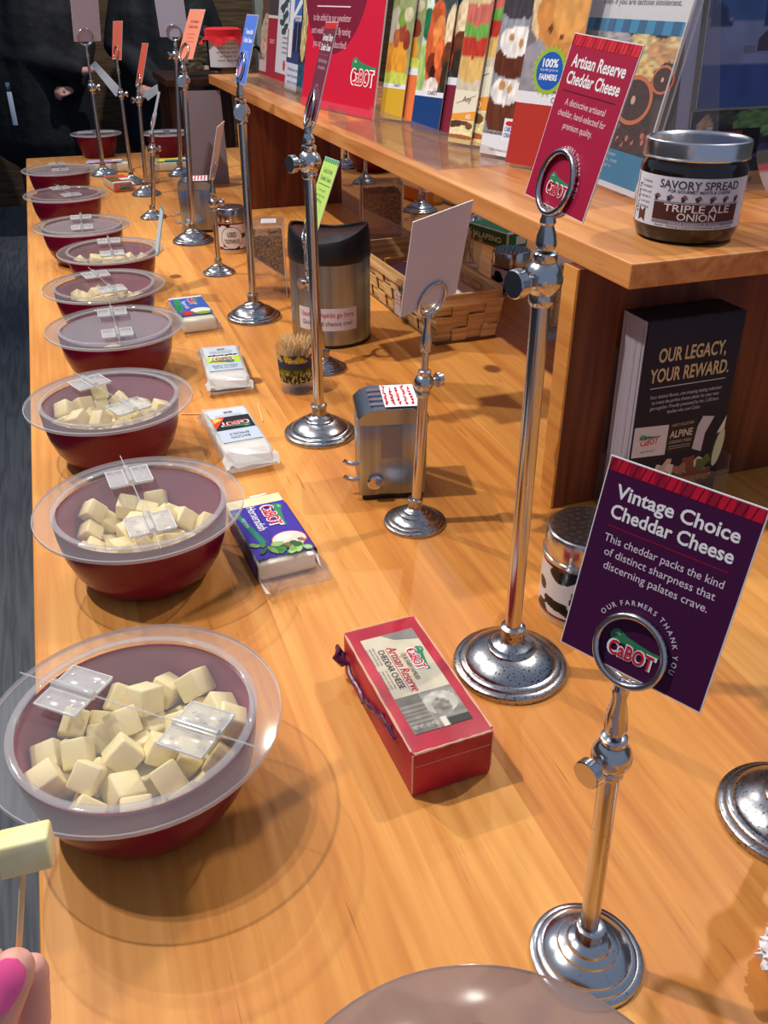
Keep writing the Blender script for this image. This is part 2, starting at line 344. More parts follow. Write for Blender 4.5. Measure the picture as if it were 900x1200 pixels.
# ------------------------------------------------------------------ tasting bowls, lids and cheese cubes
PILES = {"full":[[-0.0018,-0.0111,0.0145,1.17,-1.57,0.0,0.016,0.0187,0.0184],[0.0136,0.0238,0.0166,0.01,1.86,-0.82,0.0158,0.0156,0.0186],[-0.0127,-0.0299,0.0177,-1.57,-1.17,1.21,0.0163,0.0191,0.0189],[-0.022,-0.0063,0.015,1.58,-0.01,-0.23,0.0163,0.0171,0.0156],[-0.0074,0.0202,0.0147,-2.16,-1.57,0.0,0.0163,0.0172,0.0166],[0.0053,0.0046,0.0161,1.16,-1.57,0.0,0.0192,0.0187,0.0159],[0.0373,0.0228,0.0273,0.87,-0.59,1.47,0.0186,0.018,0.0166],[0.0053,-0.0352,0.0196,-0.45,-0.2,-0.27,0.0156,0.0164,0.0185],[0.0238,0.0024,0.0157,-1.64,0.0,2.73,0.0169,0.0171,0.0174],[0.0415,-0.0036,0.0246,-1.07,1.02,0.11,0.0156,0.0181,0.0192],[-0.0157,0.0077,0.0293,-0.25,-0.71,1.35,0.0184,0.0175,0.0187],[-0.0319,0.0148,0.0246,-1.16,-1.08,-2.32,0.0165,0.0176,0.0191],[0.0172,-0.0147,0.0154,1.55,-0.0,-0.42,0.0185,0.0174,0.0176],[0.0176,0.0203,0.0332,-1.41,0.27,0.09,0.0174,0.0173,0.0168],[0.0015,0.0391,0.0205,0.43,-0.5,0.74,0.0156,0.0163,0.0162],[-0.0319,-0.0233,0.0227,-1.01,-0.4,2.6,0.0164,0.0187,0.018],[-0.0508,0.0082,0.034,1.9,-0.56,-0.18,0.0159,0.0178,0.0168],[0.0228,-0.04,0.0275,0.68,2.62,-0.03,0.0182,0.0172,0.0167],[-0.0003,0.0292,0.0351,-2.47,0.31,-0.43,0.0159,0.0189,0.0174],[0.0013,0.0041,0.0376,-1.7,0.32,1.35,0.016,0.0182,0.0161],[-0.0043,-0.0163,0.0319,-0.16,0.0,0.02,0.0185,0.0174,0.0163],[0.0361,-0.0227,0.0268,1.01,-0.06,-2.05,0.0157,0.0166,0.0191],[-0.0219,0.0354,0.0237,-1.03,-0.5,1.03,0.0183,0.0171,0.0164],[0.0493,0.0127,0.0364,-2.27,0.59,-1.67,0.0176,0.0161,0.0188],[-0.0125,-0.0478,0.0313,-0.1,-0.64,1.37,0.0163,0.018,0.0171],[-0.0461,-0.0149,0.032,-0.76,-0.6,2.38,0.0167,0.0188,0.0189],[0.0214,0.0436,0.0304,-2.64,0.62,1.13,0.0168,0.0163,0.018],[0.0471,-0.0203,0.041,-1.76,2.13,-0.39,0.0173,0.0192,0.0164],[-0.0288,-0.0034,0.0393,-0.74,-2.32,0.98,0.0184,0.0178,0.0187],[0.0081,-0.0528,0.038,2.43,0.91,0.85,0.0191,0.0188,0.016],[0.0305,0.003,0.0415,-0.84,-0.74,-2.96,0.0185,0.0186,0.0168],[-0.0107,0.047,0.0344,-0.76,-0.31,2.71,0.0158,0.0165,0.0189],[-0.0237,-0.0513,0.0474,2.0,0.0,-0.43,0.0186,0.0155,0.018],[-0.0586,0.002,0.0519,-0.85,1.16,0.73,0.0192,0.0171,0.0159],[0.0213,-0.0185,0.0375,1.67,0.55,-0.44,0.0169,0.0192,0.0189],[-0.0184,0.0268,0.0399,2.19,0.23,-0.3,0.0156,0.0155,0.0192],[-0.0231,-0.0273,0.0429,-0.43,2.02,-0.44,0.0189,0.0191,0.0191],[0.0082,-0.0126,0.0475,0.59,0.33,1.34,0.0181,0.018,0.0165],[0.0364,0.0389,0.0447,1.29,-2.7,0.57,0.0192,0.0172,0.0179],[-0.0135,-0.0058,0.0511,-0.62,0.36,1.37,0.0167,0.0187,0.0189],[-0.0387,0.0332,0.0337,-2.27,-0.5,1.17,0.0164,0.0156,0.0164],[0.0512,-0.0264,0.0578,-2.61,0.04,1.1,0.0166,0.0185,0.0173],[0.0554,-0.0039,0.0487,1.78,0.54,-0.03,0.0191,0.0161,0.0184],[0.008,0.0521,0.0419,0.87,2.54,0.61,0.019,0.0166,0.0189],[0.0175,0.0316,0.0525,-1.27,-0.36,-2.91,0.0185,0.0189,0.0187],[-0.0276,0.0455,0.0454,-1.11,-0.52,0.77,0.0182,0.018,0.0164],[0.003,-0.0355,0.0451,0.37,2.46,1.75,0.0187,0.0172,0.017],[-0.0473,-0.0303,0.0442,2.05,0.58,-0.71,0.0176,0.0157,0.0168],[-0.0384,-0.0114,0.0522,0.73,0.27,-0.87,0.017,0.0178,0.0164],[-0.0035,0.0186,0.0529,-1.93,-0.73,-1.13,0.0181,0.0182,0.0164],[0.0355,-0.0418,0.0441,-0.86,-0.66,0.11,0.0189,0.019,0.0165],[-0.0352,0.014,0.0494,0.76,-0.17,-0.48,0.0161,0.0184,0.0188],[0.0511,0.024,0.0531,-0.99,2.48,-0.69,0.0183,0.0177,0.0187],[-0.0506,0.0249,0.0461,0.66,-2.17,0.54,0.0163,0.0176,0.0183]],"full2":[[0.0063,0.0092,0.0143,-0.0,-0.0,-0.04,0.0191,0.0191,0.0157],[-0.0175,-0.0065,0.0154,0.07,-1.57,1.87,0.0178,0.0178,0.0177],[-0.0065,-0.022,0.0157,3.06,-0.0,-1.2,0.0191,0.0175,0.0172],[0.0113,-0.01,0.0152,0.0,-3.14,-0.04,0.0169,0.0189,0.0175],[-0.0127,0.014,0.0152,-1.61,-1.57,0.0,0.0174,0.0193,0.018],[0.029,0.0191,0.0193,-1.53,-0.51,0.35,0.0184,0.0185,0.0168],[0.0359,0.0003,0.0204,-2.55,-0.35,-1.46,0.0172,0.0175,0.0173],[0.0177,0.0156,0.0343,1.19,0.11,2.2,0.0189,0.0172,0.0176],[-0.0076,0.0345,0.0194,-0.51,-3.04,0.01,0.0181,0.0161,0.0189],[-0.0392,-0.0091,0.0225,1.38,2.25,0.23,0.0174,0.0174,0.0179],[0.0163,0.0353,0.0204,2.12,0.39,-1.0,0.0178,0.0158,0.0186],[0.0307,-0.0188,0.0194,0.42,-2.07,-0.51,0.018,0.0165,0.0163],[0.0164,-0.0331,0.0214,2.63,0.13,1.13,0.0163,0.0188,0.0171],[0.013,-0.0107,0.0318,0.0,-0.0,2.66,0.0158,0.0191,0.0156],[-0.0334,0.0138,0.019,-0.19,-0.48,-3.09,0.0162,0.0181,0.0169],[-0.027,-0.0295,0.0215,2.65,-0.5,-1.39,0.0178,0.0183,0.0159],[-0.0004,0.0053,0.0331,1.57,-0.0,-0.94,0.0189,0.0183,0.0187],[-0.0048,0.0471,0.0314,-1.45,-0.67,1.5,0.0159,0.0172,0.0188],[-0.006,-0.0252,0.034,-1.19,-1.49,0.37,0.0191,0.0165,0.0178],[-0.0437,-0.0242,0.0353,0.4,0.63,0.81,0.0156,0.0161,0.0158],[0.016,0.0498,0.0378,1.95,-0.63,-1.95,0.0164,0.0172,0.0164],[-0.0189,-0.0037,0.033,1.57,-0.0,0.24,0.0171,0.0175,0.0155],[-0.0535,-0.0106,0.0395,-0.85,0.96,1.06,0.0159,0.0162,0.0164],[0.0453,-0.0166,0.0324,0.35,2.26,0.11,0.0163,0.0189,0.0191],[-0.0262,0.0346,0.0251,-1.1,0.78,2.07,0.0171,0.0175,0.0162],[-0.0198,-0.0462,0.0328,-0.64,-2.7,-0.12,0.0178,0.0166,0.0192],[-0.0163,-0.0043,0.0511,-0.79,1.57,0.0,0.0187,0.018,0.0155],[0.0302,-0.0377,0.0321,2.73,-0.6,-0.35,0.0158,0.0166,0.0169],[0.0052,-0.0463,0.0305,0.57,-0.53,-2.27,0.017,0.0172,0.0183],[-0.054,0.0404,0.0151,-0.0,-3.14,-0.94,0.0179,0.0191,0.0181],[-0.0278,-0.021,0.0444,-0.56,-2.71,1.11,0.0168,0.0172,0.0185],[0.0476,0.0091,0.033,-0.19,0.96,0.12,0.0157,0.0158,0.0189],[0.0246,-0.0222,0.0437,-0.67,0.62,-1.41,0.018,0.0181,0.0171],[-0.0133,0.0211,0.0352,0.47,-1.26,-1.39,0.0158,0.0174,0.0182],[-0.0494,0.0121,0.0366,0.27,2.61,-0.23,0.0192,0.0184,0.0176],[0.0018,0.0055,0.051,1.57,-0.0,-0.31,0.0162,0.0174,0.0173],[0.0206,-0.0011,0.0504,1.26,-3.13,-0.13,0.0191,0.0167,0.0183],[0.0095,-0.0349,0.0472,2.66,-0.58,-0.55,0.017,0.018,0.0192],[0.0541,-0.008,0.0454,2.95,0.63,-0.19,0.0179,0.0186,0.0155],[-0.0421,0.0324,0.0419,1.02,-0.3,1.24,0.0159,0.0186,0.0184],[-0.0399,-0.0041,0.0492,-2.16,-0.54,0.51,0.016,0.0178,0.0171],[0.0012,-0.0189,0.0558,1.26,-0.86,1.72,0.0158,0.0155,0.0173],[-0.0024,-0.0559,0.0462,-2.24,-0.52,1.61,0.0167,0.0165,0.0174],[0.0323,0.0371,0.0363,0.38,-2.46,1.17,0.0184,0.017,0.018],[-0.0264,0.0485,0.0416,-0.96,2.55,0.94,0.0172,0.0166,0.0155],[-0.0348,-0.0433,0.0459,-2.65,0.54,-0.41,0.0172,0.0188,0.0166],[0.037,0.0167,0.0494,-1.83,-0.22,1.44,0.0186,0.0166,0.0179],[0.0305,0.0473,0.0509,0.57,-0.54,-2.3,0.0179,0.017,0.0175]],"half":[[-0.0004,0.0043,0.0149,-0.0,-0.0,-1.02,0.0164,0.0175,0.0169],[-0.0063,0.0247,0.0171,-0.13,0.01,-1.83,0.0165,0.0164,0.0192],[0.0108,-0.009,0.0159,-1.57,-0.0,-1.02,0.0179,0.0188,0.0175],[-0.0304,0.0059,0.0176,-0.0,1.19,-2.64,0.0166,0.0156,0.0188],[0.0287,0.0203,0.019,-1.29,1.11,0.38,0.017,0.0185,0.0172],[-0.0149,-0.0055,0.0154,0.0,0.0,2.11,0.0191,0.0171,0.0179],[0.0148,0.0121,0.0307,0.42,-2.14,0.32,0.0177,0.0189,0.0181],[-0.0123,0.0091,0.0336,0.23,0.11,2.94,0.0187,0.0191,0.0189],[0.0342,-0.0175,0.0197,2.16,-0.23,-1.77,0.0166,0.0157,0.0187],[-0.039,-0.0151,0.0237,-0.82,2.29,0.51,0.0166,0.0184,0.0188],[0.0358,0.0023,0.0195,1.56,-2.12,0.06,0.0188,0.0192,0.0174],[-0.0036,-0.0194,0.015,1.57,0.0,2.11,0.0162,0.017,0.0178],[0.0261,-0.0038,0.0343,2.02,-0.32,-0.94,0.0189,0.0169,0.0172],[0.0256,-0.0339,0.0246,0.54,0.56,3.08,0.019,0.0174,0.0171],[0.0005,-0.0375,0.0211,0.34,-0.2,-2.8,0.0176,0.0155,0.0171],[-0.0262,0.0273,0.0241,2.88,-0.06,-1.22,0.0179,0.0172,0.0181],[-0.0051,-0.0153,0.0331,0.04,0.04,-1.76,0.018,0.0191,0.0164],[0.0237,0.0366,0.0276,-2.76,0.9,0.48,0.0169,0.0177,0.0166],[-0.0216,-0.0292,0.0236,-0.44,0.38,-1.93,0.0167,0.0163,0.0185],[0.0001,0.0437,0.0253,1.82,-0.79,1.13,0.0167,0.0167,0.0186]],"mid":[[-0.0218,0.0077,0.0145,1.57,-0.0,2.73,0.0167,0.0161,0.0179],[-0.0238,-0.011,0.0162,-1.4,0.0,1.22,0.0156,0.0171,0.0157],[-0.0076,0.0328,0.0185,-0.0,-0.52,1.99,0.0179,0.0191,0.0177],[0.0223,-0.0117,0.0148,0.0,0.0,-2.07,0.016,0.0159,0.0166],[0.001,0.0116,0.0144,1.57,0.0,-2.45,0.0176,0.0157,0.0157],[-0.0028,-0.0113,0.0148,-1.57,-0.0,1.58,0.0172,0.0166,0.0185],[-0.0381,0.0186,0.0241,1.6,0.74,-0.41,0.0182,0.0166,0.0192],[0.0221,0.0249,0.0174,-0.0,1.12,0.96,0.0156,0.018,0.0184],[0.0367,0.0017,0.0206,-2.85,-0.53,-0.59,0.0177,0.0172,0.0187],[0.0126,0.0034,0.029,1.77,-0.89,-0.88,0.0179,0.0192,0.0186],[0.0126,-0.0308,0.0172,-0.0,-2.64,1.7,0.0161,0.0159,0.0157],[-0.0003,0.026,0.0325,-1.36,-1.05,-1.15,0.0158,0.0172,0.0176],[-0.0078,-0.0323,0.0183,0.0,-1.09,1.58,0.0168,0.0188,0.0191],[-0.0146,0.007,0.0303,-0.0,0.0,-0.84,0.0177,0.0165,0.0155]],"few":[[-0.0116,-0.0161,0.0147,1.6,-1.57,0.0,0.0164,0.0159,0.017],[0.0147,-0.016,0.0157,0.55,1.57,0.0,0.0184,0.0163,0.0175],[-0.0264,0.013,0.0183,-0.0,-0.35,2.31,0.0186,0.0185,0.0185],[0.0176,0.0155,0.0144,-1.57,0.0,-2.42,0.0188,0.0158,0.0178],[-0.0084,0.0321,0.0197,0.41,-1.97,2.13,0.019,0.0188,0.0176],[0.0021,-0.0346,0.019,3.02,-0.45,-1.17,0.0174,0.017,0.0177],[0.0002,0.0037,0.0143,2.68,-1.57,0.0,0.0157,0.0179,0.0165],[-0.0311,-0.0151,0.0184,1.16,-0.13,-1.5,0.017,0.0162,0.0179],[0.0106,0.0181,0.0302,-1.57,0.0,2.96,0.0189,0.0159,0.0157]]}
RL = .0915; ZL = .0690
def bowl_mesh():
    b = MB()
    b.lathe([(.040, 0), (.049, .002), (.0585, .010), (.0660, .022), (.0715, .038), (.0742, .054), (.0752, .0665), (.0742, .0685), (.0722, .0680)], 'maroon', 56, cap1=False)
    b.lathe([(.0722, .0680), (.0690, .050), (.062, .032), (.050, .016), (.034, .006), (.004, .006)], 'maroon_inside', 56, cap0=False)
    return b
def cup_mesh():
    b = MB()
    b.lathe([(.046, 0), (.050, .004), (.060, .036), (.066, .064), (.0655, .0665), (.0635, .0665)], 'maroon', 44, cap1=False)
    b.lathe([(.0635, .0665), (.058, .036), (.047, .008), (.004, .008)], 'maroon_inside', 44, cap0=False)
    return b
def lid(loc, ang, fog='lid_fog', R=RL, tilt=None, hinges=True):
    t = .0040; b = MB(); seg = 64
    ri = R * .79
    b.lathe([(.0005, 0), (ri, 0)], fog, seg, cap0=False, cap1=False); b.lathe([(ri, 0), (R - .0006, 0)], 'lid_clear', seg, cap0=False, cap1=False)
    b.lathe([(R - .0006, 0), (R, .0006), (R, t - .0006), (R - .0006, t)], 'lid_edge', seg, cap0=False, cap1=False)
    b.lathe([(R - .0006, t), (ri, t)], 'lid_clear', seg, cap0=False, cap1=False)
    root = b.build('bowl_lid', None, loc, tilt or (0, 0, 0), sharp=30)
    r = MB().lathe([(R * .780, t + .0001), (R * .838, t + .0001), (R * .838, t + .0012), (R * .834, t + .0015), (R * .784, t + .0015), (R * .780, t + .0012), (R * .780, t + .0001)], 'ring_frost', seg, cap0=False, cap1=False)
    r.build('raised_ring', root)
    if hinges:
        pz = t + .0056
        pin = MB().tube([(-R * .97, 0, pz), (R * .97, 0, pz)], .0006, 'hinge_clear', 6); pin.build('hinge_pin', root, (0, 0, 0), (0, 0, ang))
        for s in (-1, 1):
            h = MB(); L_ = R * .34; cx = s * R * .50
            h.tube([(cx - L_ / 2, 0, pz), (cx + L_ / 2, 0, pz)], .0034, 'hinge_clear', 12)
            for q in (-1, 1):
                h.box(cx - L_ / 2, cx + L_ / 2, min(q * .002, q * R * .21), max(q * .002, q * R * .21), t + .0025, t + .0052, 'hinge_clear', .0008)
                y1_ = q * R * .21
                for e0, e1 in (((cx - L_ / 2, y1_), (cx + L_ / 2, y1_)), ((cx - L_ / 2, q * .002), (cx - L_ / 2, y1_)), ((cx + L_ / 2, q * .002), (cx + L_ / 2, y1_)), ((cx - L_ / 2, q * .004), (cx + L_ / 2, q * .004))): h.tube([(*e0, t + .0050), (*e1, t + .0050)], .0006, 'hinge_line', 5)
                for kx in (-.3, .3): h.lathe([(.0016, t + .0052), (.0016, t + .0060), (.0004, t + .0062)], 'hinge_clear', 10, (cx + kx * L_, q * R * .13, 0))
            h.build('hinge', root, (0, 0, 0), (0, 0, ang))
    return root
CUBE = MB().box(-.5, .5, -.5, .5, -.5, .5, 'cheese', .09, smooth=True).build('cheese_cube', sharp=50)
_first = [CUBE]
def cube(loc, rot, sc, label, group):
    if _first: o = _first.pop()
    else: o = CUBE.copy(); COL.objects.link(o)
    o.location = loc; o.rotation_euler = rot; o.scale = sc
    return tag(o, label, 'cheese cube', group)
def fill(pile, c, yaw, label, group):
    m = Matrix.Rotation(yaw, 4, 'Z')
    for q in PILES[pile]:
        if math.hypot(q[0], q[1]) > .060: continue
        p = m @ Vector(q[:3]); e = (m @ Euler(q[3:6]).to_matrix().to_4x4()).to_euler()
        s_ = q[6:9]
        cube((c.x + p.x, c.y + p.y, p.z), e, s_, label, group)
bowls = [  # lid centre px, hinge line px, pile, yaw, fog, words
    ((158, 839), ((75, 800), (235, 850)), 'full', .3, 'lid_fog', 'nearest of the row along the left counter edge', 'nearest maroon bowl of the row'),
    ((164, 591), ((152, 553), (183, 622)), 'full2', 1.4, 'lid_fog', 'second of the left row, beside the purple cheese bar', 'second maroon bowl of the row'),
    ((128, 467), ((112, 447), (150, 470)), 'full', 2.2, 'lid_fog', 'third from the front, beside the smoky black and white cheese bar', 'third maroon bowl of the row'),
    ((135, 382), ((132, 363), (139, 390)), 'few', .9, 'lid_fog_far', 'fourth of the left row, beside the lime labelled bar', 'fourth maroon bowl of the row'),
    ((122, 334), ((113, 322), (132, 339)), 'full2', 4.0, 'lid_fog', 'fifth from the front, left of the blue labelled cheese bar', 'fifth maroon bowl of the row'),
    ((130, 293), ((128, 284), (131, 295)), 'full2', 1.9, 'lid_fog', 'sixth from the front, the one with the teal card beside it', 'sixth maroon bowl of the row'),
    ((96, 263.5), ((95.5, 255), (97, 267)), 'few', 3.3, 'lid_fog_far', 'seventh from the front, third from the far end of the left row', 'seventh maroon bowl of the row'),
    ((77, 227), ((72, 220), (84, 227)), 'half', 5.1, 'lid_fog', 'eighth from the front, last but one of the left row', 'eighth maroon bowl of the row'),
    ((69, 198), ((68, 192), (73, 200)), 'few', 2.6, 'lid_fog_far', 'farthest of the row along the left counter edge', 'farthest maroon bowl of the row'),
]
bsrc = None
for i, (c, (a, b), pile, yw, fog, words, short) in enumerate(bowls):
    p = P(*c, ZL + .003); A = P(*a, ZL); Bq = P(*b, ZL); ang = math.atan2(Bq.y - A.y, Bq.x - A.x)
    if bsrc is None: o = bsrc = bowl_mesh().build('tasting_bowl')
    else: o = bsrc.copy(); COL.objects.link(o)
    o.location = (p.x, p.y, .0002)
    tag(o, 'maroon bowl, ' + words, 'bowl', 'maroon bowls along the left counter edge')
    l = lid((p.x, p.y, ZL), ang, fog); tag(l, 'clear hinged plastic lid on the ' + short, 'lid', 'clear lids on the maroon bowls')
    fill(pile, p, yw, 'pale cheese cube in the ' + short, 'cheese cubes in the ' + short)
for (x, y, words) in ((118, 186, 'left of the two tapered bowls standing at the far end'), (201, 185, 'right of the two tapered bowls standing at the far end')):
    p = P(x, y); p.y += .05
    o = cup_mesh().build('tasting_bowl', None, (p.x, p.y, .0002)); tag(o, 'maroon bowl, ' + words, 'bowl', 'maroon bowls at the far end')
    l = lid((p.x, p.y, .0668), .2, 'lid_fog_far', .080, hinges=False)
    for s in (-1, 1): MB().box(s * .034 - .024, s * .034 + .024, -.016, .016, .0052, .0085, 'lid_edge', .001).build('hinge', l)
    tag(l, 'pale plastic lid on the ' + words.split(' standing')[0].replace('two ', 'two far '), 'lid', 'lids on the far maroon bowls')
# the lid right below the camera
RC_ = .100
e0 = P(492, 1121, .075); cc = Vector((e0.x, e0.y, 0)) + Vector((-.010, -.104, 0))
o = bowl_mesh().build('tasting_bowl', None, (cc.x, cc.y, .0002)); tag(o, 'maroon bowl under the brownish lid at the bottom edge of the photo', 'bowl')
b = MB()
b.lathe([(RC_, 0), (RC_, .0016), (RC_ * .985, .003), (RC_ * .9, .0065), (RC_ * .7, .011), (RC_ * .4, .014), (.001, .015)], 'lid_close', 72, cap0=False, cap1=False)
o = b.build('bowl_lid', None, (cc.x, cc.y, ZL)); tag(o, 'hazy brownish domed lid at the bottom edge of the photo, nearest the camera', 'lid')
MB().ring((0, 0, .001), RC_, .0007, 'lid_close', seg=72, sg=6).build('rim', o)

# ------------------------------------------------------------------ card stands and their cards
def rotm(y, t, r): return Matrix.Rotation(rad(y), 4, 'Z') @ Matrix.Rotation(rad(t), 4, 'X') @ Matrix.Rotation(rad(r), 4, 'Y')
def stand(base, R, zc, ring, ytr, label, kind='tall', knob=200, m='worn_chrome', rr=None):
    root = empty('card_stand', base); tag(root, label, 'card stand', 'chrome card stands on the counter')
    rp = .0062 if kind == 'tall' else .0050; rc = .0124 if kind == 'tall' else .0096
    rr = rr or (.0172 if kind == 'tall' else .0158)
    d = Vector(ring) - Vector(base); Rm = rotm(*ytr); foot = d + (Rm @ Vector((0, 0, -rr - .001)))
    sx, sy = foot.x / foot.z, foot.y / foot.z
    X = Matrix(((1, 0, sx, 0), (0, 1, sy, 0), (0, 0, 1, 0), (0, 0, 0, 1)))
    h = R * .83
    pr = [(1, 0), (1, .07), (.985, .115), (.94, .145), (.885, .155), (.87, .20), (.83, .23), (.77, .245), (.755, .29), (.70, .34), (.58, .42), (.53, .44), (.515, .485), (.45, .52), (.39, .545), (.37, .60), (.33, .635), (.26, .66), (.225, .70)]
    if kind == 'tall': pr = [(1, 0), (1, .075), (.98, .125), (.94, .155), (.90, .165), (.885, .21), (.86, .235), (.80, .25), (.785, .285), (.76, .315), (.68, .385), (.58, .455), (.48, .505), (.42, .525), (.405, .565), (.37, .59), (.34, .64), (.28, .675), (.225, .71)]
    b = MB().lathe([(r * R, z * h) for r, z in pr] + [(rp * 1.45, h * .74), (rp * 1.35, h * .98), (rp * 1.55, h), (rp * 1.55, h * 1.06), (rp * 1.1, h * 1.10)], m, 56)
    b.build('base', root, sharp=28)
    MB().lathe([(rp, h * 1.04), (rp, zc - rc * .8)], 'chrome', 20, cap0=False, xf=X).build('pole', root)
    c = MB().lathe([(rp * 1.15, -rc * 1.35), (rp * 1.3, -rc * 1.2), (rp * 1.3, -rc * .85)] + [(rc * math.cos(a), rc * math.sin(a)) for a in np.linspace(-.9, .95, 12)] + [(rp * 1.25, rc * .9), (rp * 1.25, rc * 1.25), (rp * .9, rc * 1.35)], 'chrome', 28, (0, 0, zc), xf=X)
    c.build('clamp', root)
    k = MB(); a = rad(knob); dr = Vector((math.cos(a), math.sin(a), 0)); zc3 = Vector((sx * zc, sy * zc, zc))
    k.tube([zc3 + dr * rc * .8, zc3 + dr * rc * 1.5], rc * .28, 'chrome', 10)
    k.tube([zc3 + dr * rc * 1.45, zc3 + dr * rc * 1.5, zc3 + dr * rc * 1.95, zc3 + dr * rc * 2.0], [rc * .66, rc * .72, rc * .72, rc * .66], 'chrome', 18)
    k.build('clamp_knob', root, sharp=30)
    top = foot.z; z1 = zc + rc * 1.3; sl = min(.034, (top - z1) * .9); r0 = rp * .62
    rod = MB()
    if top - sl > z1 + .004: rod.lathe([(r0, z1), (r0, top - sl)], 'chrome', 14, cap0=False, cap1=False, xf=X)
    rod.lathe([(r0 * 1.5, top - sl), (rp * 1.08, top - sl + .003), (rp * .95, top - sl * .6), (rp * .62, top - sl * .3), (rp * .80, top - .004), (rp * .7, top - .001), (r0, top + .0005)], 'chrome', 18, xf=X)
    rod.build('neck', root)
    g = MB(); T = Matrix.Translation(d) @ Rm
    wr = .0019 if kind == 'tall' else .0016
    for yy in (-.0024, .0024): g.ring((0, yy, 0), rr, wr, 'chrome', T, 44, 10, axis='y')
    g.tube([T @ Vector((0, -.0024, -rr)), T @ Vector((0, 0, -rr - wr * .6)), T @ Vector((0, .0024, -rr))], wr, 'chrome', 8)
    g.build('ring_clip', root)
    return root
CW, CH = .068, .09
def card(ring, ytr, u, v, label, col, draw=None, back=None, w_=CW, h=CH, m='print', group=None, name='sign_card'):
    b = MB(); mp = plane((0, -.0004, 0), (1, 0, 0), (0, 0, 1))
    sheet(b, w_, h, mp, .0008, m, (236, 232, 236), u, v)
    if col is not None: b.rect(u + .0005, v + .0005, u + w_ - .0005, v + h - .0005, mp, .00008, col, m)
    if draw: draw(b, lambda a, c, k=0.: mp(u + a * w_, v + c * w_, k + .00016))     # unit = card width
    o = b.build(name, None, ring, rotm(*ytr).to_euler())
    return tag(o, label, 'card', group or 'cards held by the chrome stands')
def plaid(b, mp, w_, h0, h1, c1, c2, n=6, seed=1):
    b.rect(.007, h0, .993, h1, mp, .0, c1)
    for i in range(n):
        x = (i + .35) / n
        b.rect(x, h0, x + .55 / n, h1, mp, .00006, c2)
    for i in range(3 * n):
        x = i / (3. * n) * .96 + .01
        b.poly([(x, h0), (x + .008, h0), (x + .03, h1), (x + .022, h1)], mp, .0001, tuple(int(q * .55) for q in c2))
def cheese_card(title, lines, bg, p1, p2, rule, body=(220, 205, 220), tw=.80, serif=False, tcol=(240, 236, 240), lg=True, tsz=.125):
    def dr(b, mp):
        H = CH / CW
        plaid(b, mp, 1, H - .09, H - .008, p1, p2)
        b.text(title[0], .50, H - .245, tsz, mp, 0.00003, tcol, bold=.022, width=tw * (.90 if len(title[0]) < len(title[1]) else 1))
        b.text(title[1], .50, H - .375, tsz, mp, 0.00003, tcol, bold=.022, width=tw)
        b.rect(.10, H - .435, .90, H - .428, mp, 0.00003, rule)
        for i, t in enumerate(lines): b.text(t[0], .50, H - .535 - .088 * i, .075, mp, 0.00003, body, bold=.004, width=t[1])
        b.arctext('OUR FARMERS THANK YOU', .48, .20, .268, rad(155), rad(-12), .047, mp, .00003, body, .01)
        if lg: logo(b, .49, .17, .34, mp, .00003, 0)
    return dr
# nearest stand
ST = {}
def place(bpx, ring, ytr, u, v, R, zc, label, kind, knob=190, **kw):
    B = P(*bpx); return stand((B.x, B.y, .0002), R, zc, ring, ytr, label, kind, knob, **kw)
place((686, 1120), (.1978, .2366, .2185), (-63.4, -15.2, -.6), 0, 0, .0312, .158, 'short chrome card stand nearest the camera, holding the purple vintage cheese card', 'small', 200, m='chrome')
card((.1978, .2366, .2185), (-63.4, -15.2, -.6), -.0328, -.0117, 'purple vintage choice cheddar card with a red plaid top edge', (66, 18, 62),
     cheese_card(('Vintage Choice', 'Cheddar Cheese'), (('This cheddar packs the kind', .79), ('of distinct sharpness that', .74), ('discerning palates crave.', .70)), None, (150, 20, 50), (196, 22, 52), (150, 18, 56)))
place((597, 780), (.274, .465, .3663), (-88.8, -13.9, 2.9), 0, 0, .0452, .311, 'tall chrome card stand in the middle of the counter, holding the crimson artisan card', 'tall', 195)
card((.274, .465, .3663), (-88.8, -13.9, 2.9), -.0323, -.0136, 'crimson artisan reserve cheddar card in the tall middle stand', (166, 22, 62),
     cheese_card(('Artisan Reserve', 'Cheddar Cheese'), (('A distinctive artisanal', .62), ('cheddar, hand-selected for', .74), ('premium quality.', .46)), None, (196, 22, 50), (220, 40, 60), (60, 8, 30), (236, 200, 208), tw=.80, tsz=.135))
place((486, 612), (.2903, .6906, .2309), (23.3, 16.4, -7.1), 0, 0, .0315, .150, 'short chrome card stand in front of the napkin dispenser, holding a blank card back', 'small', 10)
card((.2903, .6906, .2309), (23.3, 16.4, -7.1), -.036, -.0058, 'blank white card back on the short stand before the napkin dispenser', (206, 202, 216))
place((375, 508), (.2533, .9237, .3605), (-97, -16.7, -1.5), 0, 0, .0432, .311, 'tall chrome stand left of the trash can, its maroon card almost edge on', 'tall', 200)
card((.2533, .9237, .3605), (-97, -16.7, -1.5), -.034, -.0104, 'maroon card seen almost edge on, before the red contest sign', (112, 44, 66),
     cheese_card(('Seriously Sharp', 'Cheddar Cheese'), (('Bold, rich and creamy', .7), ('with a clean finish', .6)), None, (214, 40, 56), (230, 60, 70), (160, 90, 110), (200, 170, 190), lg=False))
place((298, 372), (.2776, 1.3821, .3696), (-88.4, -16.8, -.4), 0, 0, .0445, .311, 'tall chrome card stand holding the blue card', 'tall', 250)
